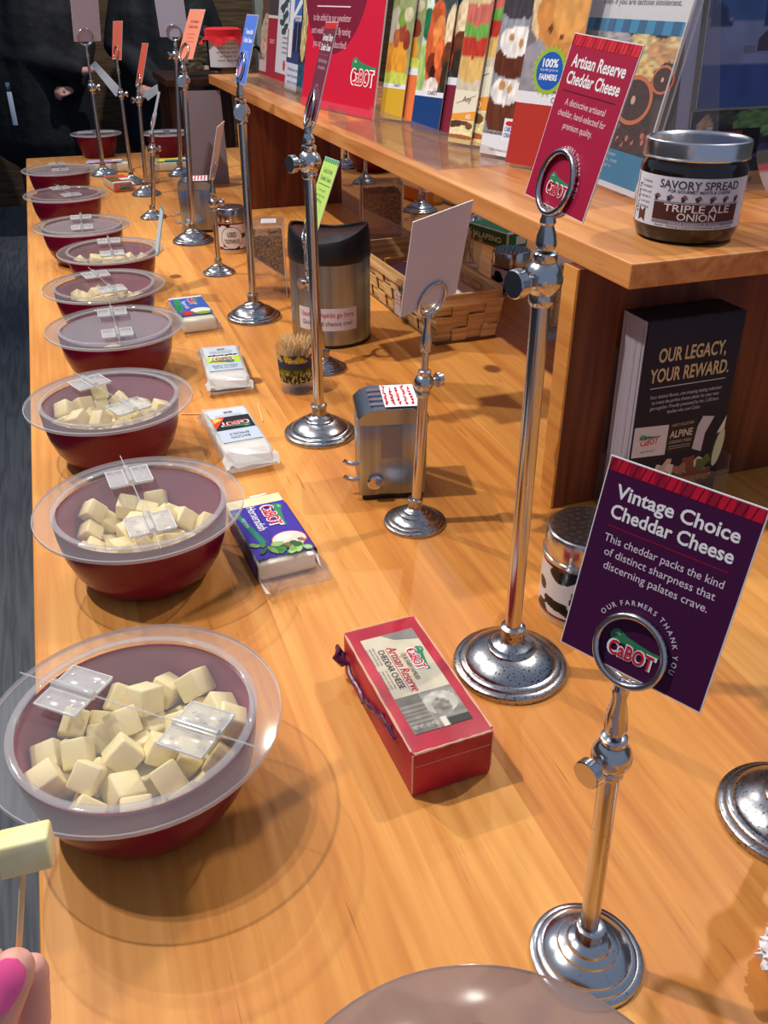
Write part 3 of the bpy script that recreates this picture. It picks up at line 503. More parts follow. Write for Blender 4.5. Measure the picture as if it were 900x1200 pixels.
def blue(b, mp):
    H = CH / CW
    b.text('Tomato Basil', .52, H - .36, .13, mp, 0, (226, 234, 255), bold=.03, width=.62); b.text('Cheddar Cheese', .52, H - .52, .13, mp, 0, (226, 234, 255), bold=.03, width=.72)
    for i, q in enumerate((.5, .58, .46)): b.text(('A tangy cheddar', 'with the garden taste', 'of tomato')[i], .52, H - .72 - .1 * i, .08, mp, 0, (176, 194, 244), width=q)
    b.ell(.3, .25, .2, .2, mp, 0, (120, 150, 230)); b.ell(.31, .26, .10, .08, mp, .0001, (236, 120, 140))
card((.2776, 1.3821, .3696), (-88.4, -16.8, -.4), -.030, -.0227, 'bright blue card with white lettering in a tall stand', (86, 122, 216), blue)
place((257, 320), (.2673, 1.665, .1847), (-111, -15, 2), 0, 0, .031, .128, 'short chrome card stand beside the cow patterned used toothpick shaker', 'small', 20)
card((.2673, 1.665, .1847), (-111, -15, 2), -.038, -.010, 'white card seen edge on in front of the far napkin dispenser', (222, 206, 212))
place((227, 283), (.2763, 1.9247, .3595), (-74.3, -24, -.4), 0, 0, .0445, .311, 'tall chrome card stand with the larger orange card, before the far napkin dispenser', 'tall', 250)
def orange(b, mp):
    H = CH / CW
    b.text('Hot Habanero', .55, H - .36, .12, mp, 0, (150, 70, 60), bold=.02, width=.55); b.text('Cheddar Cheese', .52, H - .50, .12, mp, 0, (150, 70, 60), bold=.02, width=.6)
    for i in range(3): b.rect(.28, H - .68 - .1 * i, .75, H - .65 - .1 * i, mp, 0, (200, 110, 90))
card((.2763, 1.9247, .3595), (-74.3, -24, -.4), -.028, -.0102, 'larger pale orange card on the tall stand beside the far napkin dispenser', (240, 140, 110), orange)
place((122, 205), (.1383, 2.8106, .3562), (15.3, 12.7, .6), 0, 0, .0385, .232, 'far chrome card stand beside the left tapered bowl, holding a blank card', 'tall', 340, rr=.0205)
card((.1383, 2.8106, .3562), (15.3, 12.7, .6), -.032, -.0118, 'blank white card on the far left stand, before the dark coats', (208, 200, 212), w_=.075, h=.105)
place((155, 215), (.2031, 2.6472, .3242), (-74.7, -11.7, -1.7), 0, 0, .037, .227, 'far chrome card stand holding the narrow upright orange card', 'small', 340)
card((.2031, 2.6472, .3242), (-74.7, -11.7, -1.7), -.034, -.0162, 'narrow orange card between the two coats, second stand from the far left', (222, 106, 84))
place((172, 228), (.2339, 2.4742, .2702), (-84, -18.6, -2.4), 0, 0, .0385, .228, 'far chrome card stand third from the left, its orange card edge on', 'small', 200)
card((.2339, 2.4742, .2702), (-84, -18.6, -2.4), -.034, -.0027, 'thin orange card seen edge on, third of the far stands', (224, 96, 74))
place((180, 255), (.2278, 2.1886, .2137), (-94, -19.4, -4.1), 0, 0, .0312, .151, 'shortest chrome card stand of the far cluster, its card a thin line', 'small', 20)
card((.2278, 2.1886, .2137), (-94, -19.4, -4.1), -.034, -.0305, 'grey card seen exactly edge on in the shortest far stand', (190, 190, 196))
place((212, 205), (.368, 2.7317, .3663), (-21.6, 10.5, .4), 0, 0, .0385, .311, 'tall chrome card stand by the right tapered bowl, holding the lavender card', 'tall', 200, rr=.019)
card((.368, 2.7317, .3663), (-21.6, 10.5, .4), -.040, -.0113, 'lavender blank card at the top of the photo, behind the larger orange card', (188, 190, 212), w_=.078, h=.105)
place((381, 432), (.3007, 1.137, .1916), (-92.3, -22.1, -3.5), 0, 0, .031, .125, 'short chrome card stand close in front of the trash can, holding the lime green card', 'small', 200)
def lime(b, mp):
    H = CH / CW
    b.rect(.007, H - .085, .993, H - .008, mp, 0, (60, 130, 110))
    for i in range(7): b.rect(.07 + i * .135, H - .085, .12 + i * .135, H - .008, mp, .0001, (150, 214, 130))
    b.text('Garlic & Herb', .5, H - .28, .13, mp, 0, (70, 110, 90), bold=.01, width=.62); b.text('Cheddar Cheese', .5, H - .42, .13, mp, 0, (70, 110, 90), bold=.01, width=.74)
    b.rect(.1, H - .50, .92, H - .485, mp, 0, (70, 90, 60))
    for i, q in enumerate((.5, .6, .4)): b.text(('Savory garlic', 'and fresh herbs', 'in every bite')[i], .5, H - .62 - .1 * i, .085, mp, 0, (110, 150, 90), width=q)
    b.arctext('OUR FARMERS THANK YOU', .45, .26, .28, rad(155), rad(10), .05, mp, 0, (90, 140, 80))
card((.3007, 1.137, .1916), (-92.3, -22.1, -3.5), -.030, .0036, 'lime green card in front of the trash can', (190, 226, 112), lime)
# stands seen only by their foot
B = P(922, 958); stand((B.x, B.y, .0002), .0445, .155, (B.x + .004, B.y, .23), (100, -15, 0), 'chrome card stand cut by the right edge of the photo', 'tall', 20)
for (x, y, R, words) in ((492, 247, .043, 'behind the acrylic toothpick box, by the orange pack'), (557, 262, .036, 'by the rear toothpick glass'), (405, 196, .043, 'next to the far upright, under the shelf'), (428, 214, .036, 'behind the rear acrylic toothpick box, under the shelf'), (628, 315, .034, 'behind the rear cow patterned shaker')):
    p = P(x, y); stand((p.x, p.y, .0002), R, .150, (p.x + .003, p.y, .215), (85, -15, 0), 'chrome card stand ' + words, 'small', 90)
# ------------------------------------------------------------------ cheese bars
def film_bar(name, c, yaw, w_, l, h, body_m, art, label, fin0=.018, fin1=.022, body_col=(255, 255, 255), film_m='film'):
    """block of cheese lying flat: block with its printed label, and the clear wrap with pinched ends"""
    root = empty(name, (c[0], c[1], .0003), (0, 0, rad(yaw))); tag(root, label, 'cheese bar', 'wrapped cheese bars on the counter')
    MB().box(-w_ / 2, w_ / 2, -l / 2, l / 2, .001, h, body_m, .004, smooth=True).build('cheese_block', root, sharp=50)
    lb = MB(); mp = lambda u, v, k=0.: (u, v, h + .0024 + k)
    art(lb, mp, w_, l, h); lb.build('label', root)
    f = MB(); R_ = random.Random(13 + int(l * 1e4)); ny = 14; nr = 20; rows = []
    Ls = [-l / 2 - fin1, -l / 2 - fin1 * .55, -l / 2 - .004, -l / 2 + .004] + list(np.linspace(-l / 2 + .012, l / 2 - .012, ny)) + [l / 2 - .004, l / 2 + .004, l / 2 + fin0 * .55, l / 2 + fin0]
    V = []; Fc = []
    for j, y in enumerate(Ls):
        e = max(0, abs(y) - l / 2) / (fin1 if y < 0 else fin0); k = 1 - min(1, e) ** 1.3 * .80
        for i in range(nr):
            a = 2 * PI * i / nr; ca, sa = math.cos(a), math.sin(a)
            x = (w_ / 2 + .0012) * math.copysign(abs(ca) ** .35, ca) * (1 + .10 * min(1, e)); z = h / 2 + .0012 + (h / 2 + .0008) * math.copysign(abs(sa) ** .35, sa) * k
            j_ = (.0002 + .0034 * min(1, e * 1.6)); z = max(.0004, z - (h / 2) * .30 * min(1, e))
            V.append((x + R_.uniform(-1, 1) * j_, y + R_.uniform(-1, 1) * j_ * .8, max(.0003, z + R_.uniform(-1, 1) * j_)))
    for j in range(len(Ls) - 1):
        for i in range(nr): Fc.append((j * nr + i, j * nr + (i + 1) % nr, (j + 1) * nr + (i + 1) % nr, (j + 1) * nr + i))
    f.add(V, Fc, film_m, False); f.build('wrapper', root)
    return root
def art_horse(b, mp, w_, l, h):
    x = w_ / 2; y0 = -l / 2 + .003; y1 = l / 2 - .020
    b.rect(-x, y0, x, y1, mp, 0, (62, 44, 158)); b.rect(-x, y1, x, l / 2 - .004, mp, 0, (238, 222, 180))
    for s, zz in ((-1, 0), (1, 0)):        # the print runs down both long sides
        sd = (lambda s: (lambda u, v, k=0.: (s * (w_ / 2 + .0020 + k), u * -s, v)))(s)
        b.rect(-y1 if s > 0 else y0, .002, -y0 if s > 0 else y1, h, sd, 0, (52, 36, 140) if s > 0 else (56, 40, 150))
    sd = lambda u, v, k=0.: (-(w_ / 2 + .0020 + k), -u, v)
    b.rect(-.03, .004, .03, .012, sd, .0002, (36, 30, 90))
    b.text('NET WT 8 OZ', .0, .005, .006, sd, .0004, (200, 200, 230), width=.03)
    tx = lambda u, v, k=0.: mp(v, -u, k)       # text runs away-to-near along the bar, tops to the right
    logo(b, -.014, .010, .042, tx, .0003)
    b.text('Horseradish', -.014, -.0115, .0125, tx, .0003, (240, 240, 248), bold=.01, width=.046)
    b.rect(-x, y0 + .018, -x + .013, y1 - .01, mp, .0002, (36, 110, 92)) if False else None
    b.poly([(-x + .001, y1 - .006), (-x + .006, y1 - .006), (-x + .017, y0 + .025), (-x + .011, y0 + .025)], mp, .0002, (28, 132, 104))
    b.ell(.010, y0 + .022, .017, .015, mp, .0004, (206, 40, 110)); b.ell(.010, y0 + .022, .0158, .0138, mp, .0006, (238, 226, 206)); b.ell(.006, y0 + .026, .008, .005, mp, .0007, (248, 240, 226))
    R_ = random.Random(5)
    for i in range(26):
        a = R_.uniform(-x + .002, x - .004); c = y0 + R_.uniform(0, .018) + (.006 if a < -.005 else 0)
        b.ell(a, c, R_.uniform(.003, .007), R_.uniform(.002, .0045), mp, .0007 + i * .00002, R_.choice([(70, 130, 60), (120, 170, 80), (46, 96, 50), (160, 196, 120), (150, 110, 70)]), n=10, jit=.25, seed=i, rot=R_.uniform(0, 3))
    b.text('supreme', -.0155, -.030 + .0, .007, lambda u, v, k=0.: mp(-x + .006 + v * 0 + (v + .030), -u - .006, k), .0005, (200, 210, 230), width=.018)
film_bar('cheese_bar', (.133, .703), 4.0, .0550, .118, .021, 'cheese_white', art_horse, 'purple and green horseradish cheese bar in clear film beside the second bowl', .014, .032)
def art_white(kind):
    def art(b, mp, w_, l, h):
        x = w_ / 2; q = lambda u, v, k=0.: mp(-u, -v, k)            # lettering faces the far side of the counter
        b.rect(-x + .004, -l / 2 + .018, x - .004, l / 2 - .008, mp, 0, (206, 214, 226))
        b.rect(-x + .004, -l / 2 + .018, x - .004, -l / 2 + .05, mp, .0001, (190, 202, 220))
        R_ = random.Random(8)
        for i in range(9): b.rect(-.004 + i * .0012, l / 2 - .022, -.0034 + i * .0012 + R_.uniform(0, .0004), l / 2 - .016, mp, .0002, (60, 60, 64))
        for i in range(3): b.rect(-.016, l / 2 - .027 - i * .004, .016, l / 2 - .0262 - i * .004, mp, .0002, (140, 146, 156))
        if kind == 'smoky':
            yb = -l / 2 + .050; b.rect(-x + .004, yb, x - .004, yb + .036, mp, .0002, (34, 32, 34))
            b.poly([(-x + .004, yb + .004), (-.006, yb + .036), (-x + .004, yb + .036)], mp, .0003, (232, 60, 34))
            b.poly([(-x + .004, yb + .018), (-.012, yb + .036), (-x + .004, yb + .036)], mp, .0004, (248, 140, 50))
            b.poly([(-x + .006, yb + .022), (-x + .018, yb + .030), (-x + .006, yb + .036)], mp, .0005, (252, 196, 90))
            logo(b, -.002, -(yb + .013), .034, q, .0006)
            b.text('SMOKY', 0, -(yb - .010), .008, q, .0004, (40, 50, 70), width=.024); b.text('BACON', 0, -(yb - .019), .008, q, .0004, (40, 50, 70), width=.022)
        else:
            yb = -l / 2 + .046; b.rect(-x + .004, yb, x - .004, yb + .022, mp, .0002, (190, 222, 64)); b.rect(-x + .006, yb + .023, x - .006, yb + .034, mp, .0002, (236, 236, 240))
            for i in range(7): b.ell(-x + .010 + i * .0058, yb + .029, .0034, .003, mp, .0003, (46, 50, 48), n=9, jit=.4, seed=i)
            logo(b, .002, -(yb + .010), .034, q, .0006)
            b.text('GARLIC HERB', 0, -(yb - .009), .007, q, .0004, (40, 50, 70), width=.034); b.text('NET WT 8 OZ', 0, -(yb - .016), .006, q, .0004, (40, 50, 70), width=.030)
    return art
film_bar('cheese_bar', (.146, .932), 2.5, .0540, .118, .021, 'white_wrap', art_white('smoky'), 'white wrapped cheese bar with a black and flame label, second of the bars', .012, .024, film_m='white_wrap_film')
film_bar('cheese_bar', (.173, 1.150), -4, .0540, .118, .021, 'white_wrap', art_white('lime'), 'white wrapped cheese bar with a lime green label, third of the bars', .010, .018, film_m='white_wrap_film')
def art_blue(b, mp, w_, l, h):
    x = w_ / 2; b.rect(-x, -l / 2 + .016, x, l / 2 - .01, mp, 0, (60, 92, 186)); b.rect(-x, l / 2 - .01, x, l / 2 - .003, mp, 0, (226, 226, 226))
    b.poly([(-x, -l / 2 + .04), (-x + .006, l / 2 - .015), (-x + .016, l / 2 - .015), (-x + .010, -l / 2 + .03)], mp, .0002, (44, 150, 90))
    tx = lambda u, v, k=0.: mp(v, -u, k); logo(b, -.026, .008, .034, tx, .0003); b.text('Pepper Jack', -.012, -.010, .010, tx, .0003, (230, 236, 250), width=.042, bold=.01)
    b.ell(.010, -l / 2 + .036, .016, .013, mp, .0004, (236, 226, 200)); b.ell(-.012, -l / 2 + .028, .010, .010, mp, .0004, (206, 44, 40)); b.ell(.012, -l / 2 + .022, .012, .007, mp, .0005, (120, 170, 60))
film_bar('cheese_bar', (.168, 1.398), 3, .0540, .118, .022, 'cheese_white', art_blue, 'blue labelled cheese bar, farthest of the four bars beside the left bowls', .008, .016)
def art_plain(c1, c2):
    def a(b, mp, w_, l, h):
        x = w_ / 2; b.rect(-x, -l / 2 + .02, x, l / 2 - .004, mp, 0, c1); b.rect(-x, -l / 2 + .03, 0, l / 2 - .03, mp, .0002, c2); b.rect(0, -l / 2 + .02, x, -l / 2 + .05, mp, .0003, (230, 230, 226))
        sd = lambda u, v, k=0.: (u, -(l / 2 + .0006 + k), v); b.rect(-x, .002, x, h, sd, 0, c1); b.rect(-.4 * x, .004, .7 * x, h * .7, sd, .0002, c2)
    return a
p = P(141, 223); film_bar('cheese_bar', (p.x, p.y + .03), 10, .054, .11, .024, 'cheese_white', art_plain((226, 70, 40), (60, 110, 60)), 'small orange and green cheese bar beside the eighth bowl', .006, .014)
p = P(128, 202); film_bar('cheese_bar', (p.x, p.y + .02), 84, .054, .125, .026, 'cheese_white', art_plain((190, 176, 206), (214, 120, 150)), 'lilac cheese bar lying before the left tapered bowl', .006, .006)
p = P(207, 200); film_bar('cheese_bar', (p.x, p.y + .02), 88, .054, .12, .026, 'cheese_white', art_plain((226, 214, 70), (50, 130, 120)), 'yellow cheese bar lying before the right tapered bowl', .006, .006)
# crimson boxed cheese
bx = empty('cheese_box', (.178, .436, .0003), (0, 0, rad(2.2))); tag(bx, 'crimson waxed cheese box with a cream label lying in the middle foreground', 'cheese box')
W2, L2, H2 = .0595, .134, .0405
b = MB().box(-W2 / 2, W2 / 2, -L2 / 2, L2 / 2, 0, H2, 'box_red', .0022, smooth=True); b.build('carton', bx, sharp=40)
b = MB(); R_ = random.Random(4)
for (x0, y0, x1, y1) in ((-W2 / 2, -L2 / 2, W2 / 2, -L2 / 2), (-W2 / 2, L2 / 2, W2 / 2, L2 / 2), (-W2 / 2, -L2 / 2, -W2 / 2, L2 / 2), (W2 / 2, -L2 / 2, W2 / 2, L2 / 2)):
    pts = [(x0 + (x1 - x0) * t, y0 + (y1 - y0) * t) for t in np.linspace(.02, .98, 18)]
    pts = [(x * .984 + R_.uniform(-1, 1) * .00015, y * .993, H2 - .0007 + R_.uniform(-.0002, .0002)) for x, y in pts]
    b.tube(pts, [R_.uniform(.0005, .0011) for _ in pts], 'worn_edge', 6)
b.tube([(-W2 / 2 + .0006, -L2 / 2 + .0006, z) for z in np.linspace(.004, H2 - .002, 6)], .0006, 'worn_edge', 6); b.tube([(W2 / 2 - .0006, -L2 / 2 + .0006, z) for z in np.linspace(.006, H2 - .002, 6)], .0006, 'worn_edge', 6)
b.tube([(x, -L2 / 2 + .0001, .028) for x in np.linspace(-W2 / 2 + .002, W2 / 2 - .002, 4)], .0003, 'worn_edge', 5)
b.build('worn_edges', bx)
lb = MB(); mp = lambda u, v, k=0.: (u, v, H2 + .0002 + k)
lx, ly = W2 / 2 - .0085, L2 / 2 - .015
def cream(u, v): return np.stack([.80 + .05 * (vn(u, v, 9, 1) - .5), .76 + .05 * (vn(u, v, 9, 1) - .5), .68 + .05 * (vn(u, v, 9, 2) - .5)], -1)
def vn(u, v, sc, seed):
    r = np.random.RandomState(seed); g = r.rand(64, 64); x = np.asarray(u) * sc; y = np.asarray(v) * sc; xi = np.floor(x).astype(int); yi = np.floor(y).astype(int); fx = x - xi; fy = y - yi
    fx = fx * fx * (3 - 2 * fx); fy = fy * fy * (3 - 2 * fy); G = lambda a, c: g[a % 64, c % 64]
    return (G(xi, yi) * (1 - fx) + G(xi + 1, yi) * fx) * (1 - fy) + (G(xi, yi + 1) * (1 - fx) + G(xi + 1, yi + 1) * fx) * fy
lb.raster(-lx, -ly, lx, ly, 10, 22, cream, mp, 0)
tx = lambda u, v, k=0.: mp(v, -u, k + .0002)
lb.poly([(lx, ly), (lx - .026, ly), (lx - .018, ly - .008), (lx, ly - .013)], mp, .0002, (132, 126, 122))
lb.text('NOT MADE FROM', -ly + .010, lx - .007, .0035, lambda u, v, k=0.: mp(v, -u - .0, k + .0004), 0, (60, 50, 50), width=.011) if False else None
logo(lb, -.018, .0115, .026, tx, .0002, d=.0002)
lb.text('OUR FARM FAMILIES', -.012, .0012, .0050, tx, .0002, (70, 60, 56), width=.030)
lb.text('Artisan Reserve', -.012, -.0062, .0100, tx, .0002, (190, 24, 60), width=.050, shear=.22)
lb.rect(-.036, -.0074, .014, -.0070, tx, .0002, (190, 24, 60))
lb.text('CHEDDAR CHEESE', -.014, -.0136, .0068, tx, .0002, (40, 34, 34), width=.044)
for i in range(3): lb.text(('Rich, nutty Vermont cheddar', 'selected by hand for flavor', 'and creamy texture')[i], -.030, -.0165 - .0026 * i, .0022, tx, .0002, (90, 82, 78), width=.020); lb.text(('Our award winning cheese', 'makes every day special', 'for family and friends')[i], -.004, -.0165 - .0026 * i, .0022, tx, .0002, (90, 82, 78), width=.020)
def farm(u, v):       # grey portrait patch at the near end of the label
    base = .70 - .25 * vn(u, v, 6, 3)
    d1 = ((u - .68) / .30) ** 2 + ((v - .62) / .30) ** 2; base = np.where(d1 < 1, .84 - .2 * vn(u, v, 8, 5), base)
    d2 = ((u - .66) / .16) ** 2 + ((v - .50) / .24) ** 2; base = np.where(d2 < 1, .66 - .3 * vn(u, v, 14, 6), base)
    base = np.where((v < .2) & (u > .62), .22, base); base = np.where((v < .25) & (u > .52) & (u < .62), .85, base)
    ln = (np.abs((v * 9) % 1 - .5) < .25) & (u < .42) & (v > .15) & (v < .8); base = np.where(u < .42, .40 + .1 * vn(u, v, 10, 8), base); base = np.where(ln, base + .13, base)
    return np.stack([base, base * .97, base * .92], -1)
lb.raster(-lx, -ly, lx, -ly + .036, 40, 34, farm, mp, .0002)
lb.text('NET WT. 1LB (453g)', 0, 0, .005, lambda u, v, k=0.: mp(u - .011, -ly + .004 + v, k + .0004), 0, (214, 206, 190), width=.018)
lb.build('label', bx)
b = MB(); R_ = random.Random(12); pts = []
for i, t in enumerate(np.linspace(0, 1, 26)):
    pts.append((-W2 / 2 - .0014 - R_.uniform(0, .0018), L2 / 2 - .004 - t * (L2 - .028), .024 - .010 * math.sin(t * 5) + R_.uniform(-.002, .002)))
b.tube(pts, [.0012 + R_.uniform(0, .0012) for _ in pts], 'purple_film', 7)
b.tube([(-W2 / 2 - .001, L2 / 2 - .003, .020), (-W2 / 2 - .005, L2 / 2 - .001, .027), (-W2 / 2 - .007, L2 / 2 - .004, .022), (-W2 / 2 - .004, L2 / 2 - .009, .018), (-W2 / 2 - .006, L2 / 2 - .012, .024), (-W2 / 2 - .001, L2 / 2 - .014, .021)], [.002, .0035, .004, .003, .0035, .0015], 'purple_film', 8)
b.build('torn_film', bx)

# ------------------------------------------------------------------ napkin dispensers
def napkin(c, yaw, w_, d, h, label, note):
    r = empty('napkin_dispenser', c, (0, 0, rad(yaw))); tag(r, label, 'napkin dispenser', 'steel napkin dispensers')
    MB().box(-w_ / 2 + .003, w_ / 2 - .003, 0.002, d - .002, 0, .006, 'black').build('foot', r)
    MB().box(-w_ / 2, w_ / 2, 0, d, .005, h * .86, 'brushed_steel', .003, smooth=True).build('body', r, sharp=40)
    c_ = MB(); pr = [(-w_ / 2 - .001, h * .84), (-w_ / 2 - .001, h * .90), (-w_ / 2 + .006, h * .965), (-w_ / 2 + .016, h), (w_ / 2 - .016, h), (w_ / 2 - .006, h * .965), (w_ / 2 + .001, h * .90), (w_ / 2 + .001, h * .84)]
    n = len(pr); c_.add([(x, -.001, z) for x, z in pr] + [(x, d + .001, z) for x, z in pr], [tuple(range(n))[::-1], tuple(range(n, 2 * n))] + [(i, (i + 1) % n, n + (i + 1) % n, n + i) for i in range(n)], 'steel', True)
    c_.build('top_cover', r, sharp=25)
    g = MB()
    for i in range(4): g.box(-w_ / 2 + .012, w_ / 2 - .012, d * (.14 + .2 * i), d * (.14 + .2 * i) + d * .10, h, h + .0012, 'steel', .0005)
    g.build('ribs', r)
    k = MB().lathe([(.0085, 0), (.0085, .003), (.007, .0042), (.001, .0046)], 'chrome', 24, xf=Matrix.Translation((-w_ / 2 + .016, 0, h * .21)) @ Matrix.Rotation(PI / 2, 4, 'X')); k.build('round_knob', r, sharp=30)
    for zz in (.18, .36):
        MB().tube([(-w_ / 2 + .001, .016, h * zz), (-w_ / 2 - .006, .016, h * zz - .0015), (-w_ / 2 - .012, .016, h * zz), (-w_ / 2 - .015, .016, h * zz + .003)], .0024, 'chrome', 8).build('catch', r)
    if note:
        nb = MB(); mpn = lambda u, v, q=0.: (u, v, h + .0016 + q); sheet(nb, w_ * .50, d * .9, mpn, .0002, 'print', (236, 232, 234), -w_ * .12, d * .03)
        R_ = random.Random(3)
        for row in range(5):
            y = d * .10; x = -w_ * .08 + row * w_ * .095
            while y < d * .82:
                q = R_.uniform(.003, .007)
                nb.tube([(x + R_.uniform(-.0016, .0016), y + q * t, h + .0021) for t in np.linspace(0, 1, 7)], .0006, 'red_cloth', 4); y += q + .0022
        nb.build('handwritten_note', r)
        tp = MB(); tp.box(-.0125, .009, -.0016, -.0012, h * .47, h * .82, 'tape'); tp.build('tape', r)
    return r
nd = P(461, 586); napkin((.2765, .7455, .0003), -13, .070, .062, .104, 'steel napkin dispenser with a red handwritten note taped on top, mid counter', True)
p = P(234, 273); napkin((p.x, p.y, .0003), -10, .074, .07, .108, 'far steel napkin dispenser, in front of the far end upright', True)

# ------------------------------------------------------------------ glasses with toothpicks
def pick_glass(c, r0, r1, h, n, label, printed=True, pl=.066):
    root = empty('shot_glass', c); tag(root, label, 'glass', 'glasses of toothpicks')
    g = MB().lathe([(r0 * .9, 0), (r0, .002), (r0 * 1.0, h * .2), (r1, h)], 'glass', 36, cap1=False); g.lathe([(r1, h), (r1 * .93, h), (r0 * .86, h * .22), (.001, h * .2)], 'glass', 36, cap0=False); g.build('glass', root, sharp=30)
    MB().lathe([(r0 * .94, .001), (r0 * .95, h * .10), (r0 * .6, h * .17), (.001, h * .18)], 'glass', 28).build('thick_base', root)
    if printed:
        b = MB(); rm = r0 + (r1 - r0) * .55; mp = lambda u, v, k=0.: ((rm + (v - h * .55) * (r1 - r0) / h * 1.2 + k + .0003) * math.sin(u), -(rm + (v - h * .55) * (r1 - r0) / h * 1.2 + k + .0003) * math.cos(u), v)
        def pic(u, v):
            n1 = vn(u * 3, v, 7, 4); c = np.zeros(u.shape + (3,)); c[:] = (.16, .22, .12)
            c[v > .55] = (.10, .16, .38); c[(v < .5) & (n1 > .5)] = (.42, .44, .10); c[(v < .25)] = (.08, .12, .06); c[(v > .75) & (n1 > .55)] = (.75, .66, .12); c[(v < .35) & (vn(u * 4, v, 12, 9) > .62)] = (.75, .72, .5)
            return c
        b.raster(-1.5, h * .27, 1.5, h * .88, 60, 26, pic, mp, 0, 'print_gloss')
        b.text('Vermont', -.3, h * .72, h * .16, lambda u, v, k=0.: mp(u, v, k), .0003, (226, 200, 60), width=1.1, bold=.02, m='print_gloss')
        b.build('printed_band', root)
    R_ = random.Random(n); pk = None
    for i in range(n):
        a = R_.uniform(0, 2 * PI); q = r0 * .80 * math.sqrt(R_.random()); t = R_.uniform(0, 2 * PI); tl = r1 * .86 * math.sqrt(R_.random())
        p0 = Vector((q * math.cos(a), q * math.sin(a), h * .21)); p1 = Vector((tl * math.cos(t), tl * math.sin(t), pl + R_.uniform(-.003, .004) + h * .1)); p1 = p0.lerp(p1, 1)
        m_ = MB().tube([(0, 0, 0), (0, 0, .002), (0, 0, (p1 - p0).length - .003), (0, 0, (p1 - p0).length)], [.0003, .0009, .0009, .0003], 'toothpick', 5) if pk is None else None
        if pk is None: pk = o = m_.build('toothpick'); plen = (p1 - p0).length
        else: o = pk.copy(); COL.objects.link(o)
        o.scale = (1, 1, (p1 - p0).length / plen)
        o.location = Vector(c) + p0; o.rotation_euler = (p1 - p0).to_track_quat('Z', 'Y').to_euler()
        tag(o, 'wooden toothpick standing in the ' + label.split(',')[0], 'toothpick', 'toothpicks in the ' + label.split(',')[0])
p = P(349, 460); pick_glass((p.x + .002, p.y + .010, .0003), .0215, .0260, .064, 90, 'printed shot glass beside the trash can, full of toothpicks')
p = P(180, 216); pick_glass((p.x, p.y + .02, .0003), .022, .027, .075, 14, 'tall plain glass near the far cluster of stands, full of toothpicks', False, .09)
p = P(552, 318); pick_glass((p.x, p.y + .02, .0003), .024, .028, .060, 14, 'plain glass behind the basket, full of toothpicks', False, .068)
p = P(652, 400); pick_glass((p.x, p.y + .022, .0003), .021, .026, .085, 12, 'tall plain glass beside the near upright, full of toothpicks', False, .068)
def loose(a, b_, label):
    A = P(*a, .0011); Bq = P(*b_, .0011); MBt = MB().tube([(0, 0, 0), (0, 0, .002), (0, 0, (Bq - A).length - .002), (0, 0, (Bq - A).length)], [.0003, .0009, .0009, .0003], 'toothpick', 6)
    o = MBt.build('toothpick', None, A, (Bq - A).to_track_quat('Z', 'Y').to_euler()); tag(o, label, 'toothpick')
loose((302, 472), (308, 494), 'loose toothpick lying right of the lime labelled bar'); loose((212, 485), (236, 485), 'loose toothpick poking out left of the smoky cheese bar')

# ------------------------------------------------------------------ trash can
tc_ = empty('trash_can', (.362, 1.256, .0003)); tag(tc_, 'small steel tabletop trash can with a black swing lid and a paper sign', 'trash can')
RC = .0605; HC = .128
MB().lathe([(RC * .97, 0), (RC, .002), (RC, HC)], 'brushed_steel', 56, cap1=False).build('body', tc_, sharp=30)
MB().lathe([(RC * 1.0, 0), (RC * 1.012, .001), (RC * 1.012, .004), (RC, .005)], 'black', 48).build('foot_ring', tc_)
def hz(a): return HC + .036 + .008 * math.cos(2 * (a + rad(22)))
b = MB(); n = 72; V = []; Fc = []
rows = [(RC * 1.005, lambda a: HC - .004), (RC * 1.02, lambda a: HC - .002), (RC * 1.02, lambda a: HC + .008), (RC * .995, lambda a: HC + (hz(a) - HC) * .7), (RC * .965, lambda a: hz(a) - .002), (RC * .94, lambda a: hz(a)), (RC * .90, lambda a: hz(a) - .001), (RC * .89, lambda a: hz(a) - .005)]
for r, fz in rows:
    for i in range(n): a = 2 * PI * i / n; V.append((r * math.cos(a), r * math.sin(a), fz(a)))
for j in range(len(rows) - 1):
    for i in range(n): Fc.append((j * n + i, j * n + (i + 1) % n, (j + 1) * n + (i + 1) % n, (j + 1) * n + i))
b.add(V, Fc, 'black_plastic', True); b.build('lid_collar', tc_, sharp=50)
b = MB(); V = []; Fc = []; nr = 10
for j in range(nr + 1):
    r = RC * .885 * j / nr
    for i in range(n):
        a = 2 * PI * i / n; V.append((r * math.cos(a), r * math.sin(a), HC + .031 + (.008 * math.cos(2 * (a + rad(22)))) * (j / nr) ** 2))
for j in range(nr):
    for i in range(n): Fc.append((j * n + i, j * n + (i + 1) % n, (j + 1) * n + (i + 1) % n, (j + 1) * n + i))
b.add(V, Fc, 'dark_steel', True); b.build('swing_flap', tc_)
b = MB(); mp = cyl(RC + .0004, rad(-16)); a0 = -.040
b.rect(-.054, .028, .040, .062, lambda u, v, k=0.: mp(u, v - u * .14 * .0, k), 0, (226, 220, 228), nu=20)
b.text('Used toothpicks go here.', -.007, .049, .0105, mp, .0003, (206, 70, 80), width=.086, bold=.006)
b.text('& and change purse!', -.007, .036, .0100, mp, .0003, (60, 56, 66), width=.078) if False else b.text('Drink and chance one!', -.007, .036, .0100, mp, .0003, (60, 56, 66), width=.078)
b.build('paper_sign', tc_)

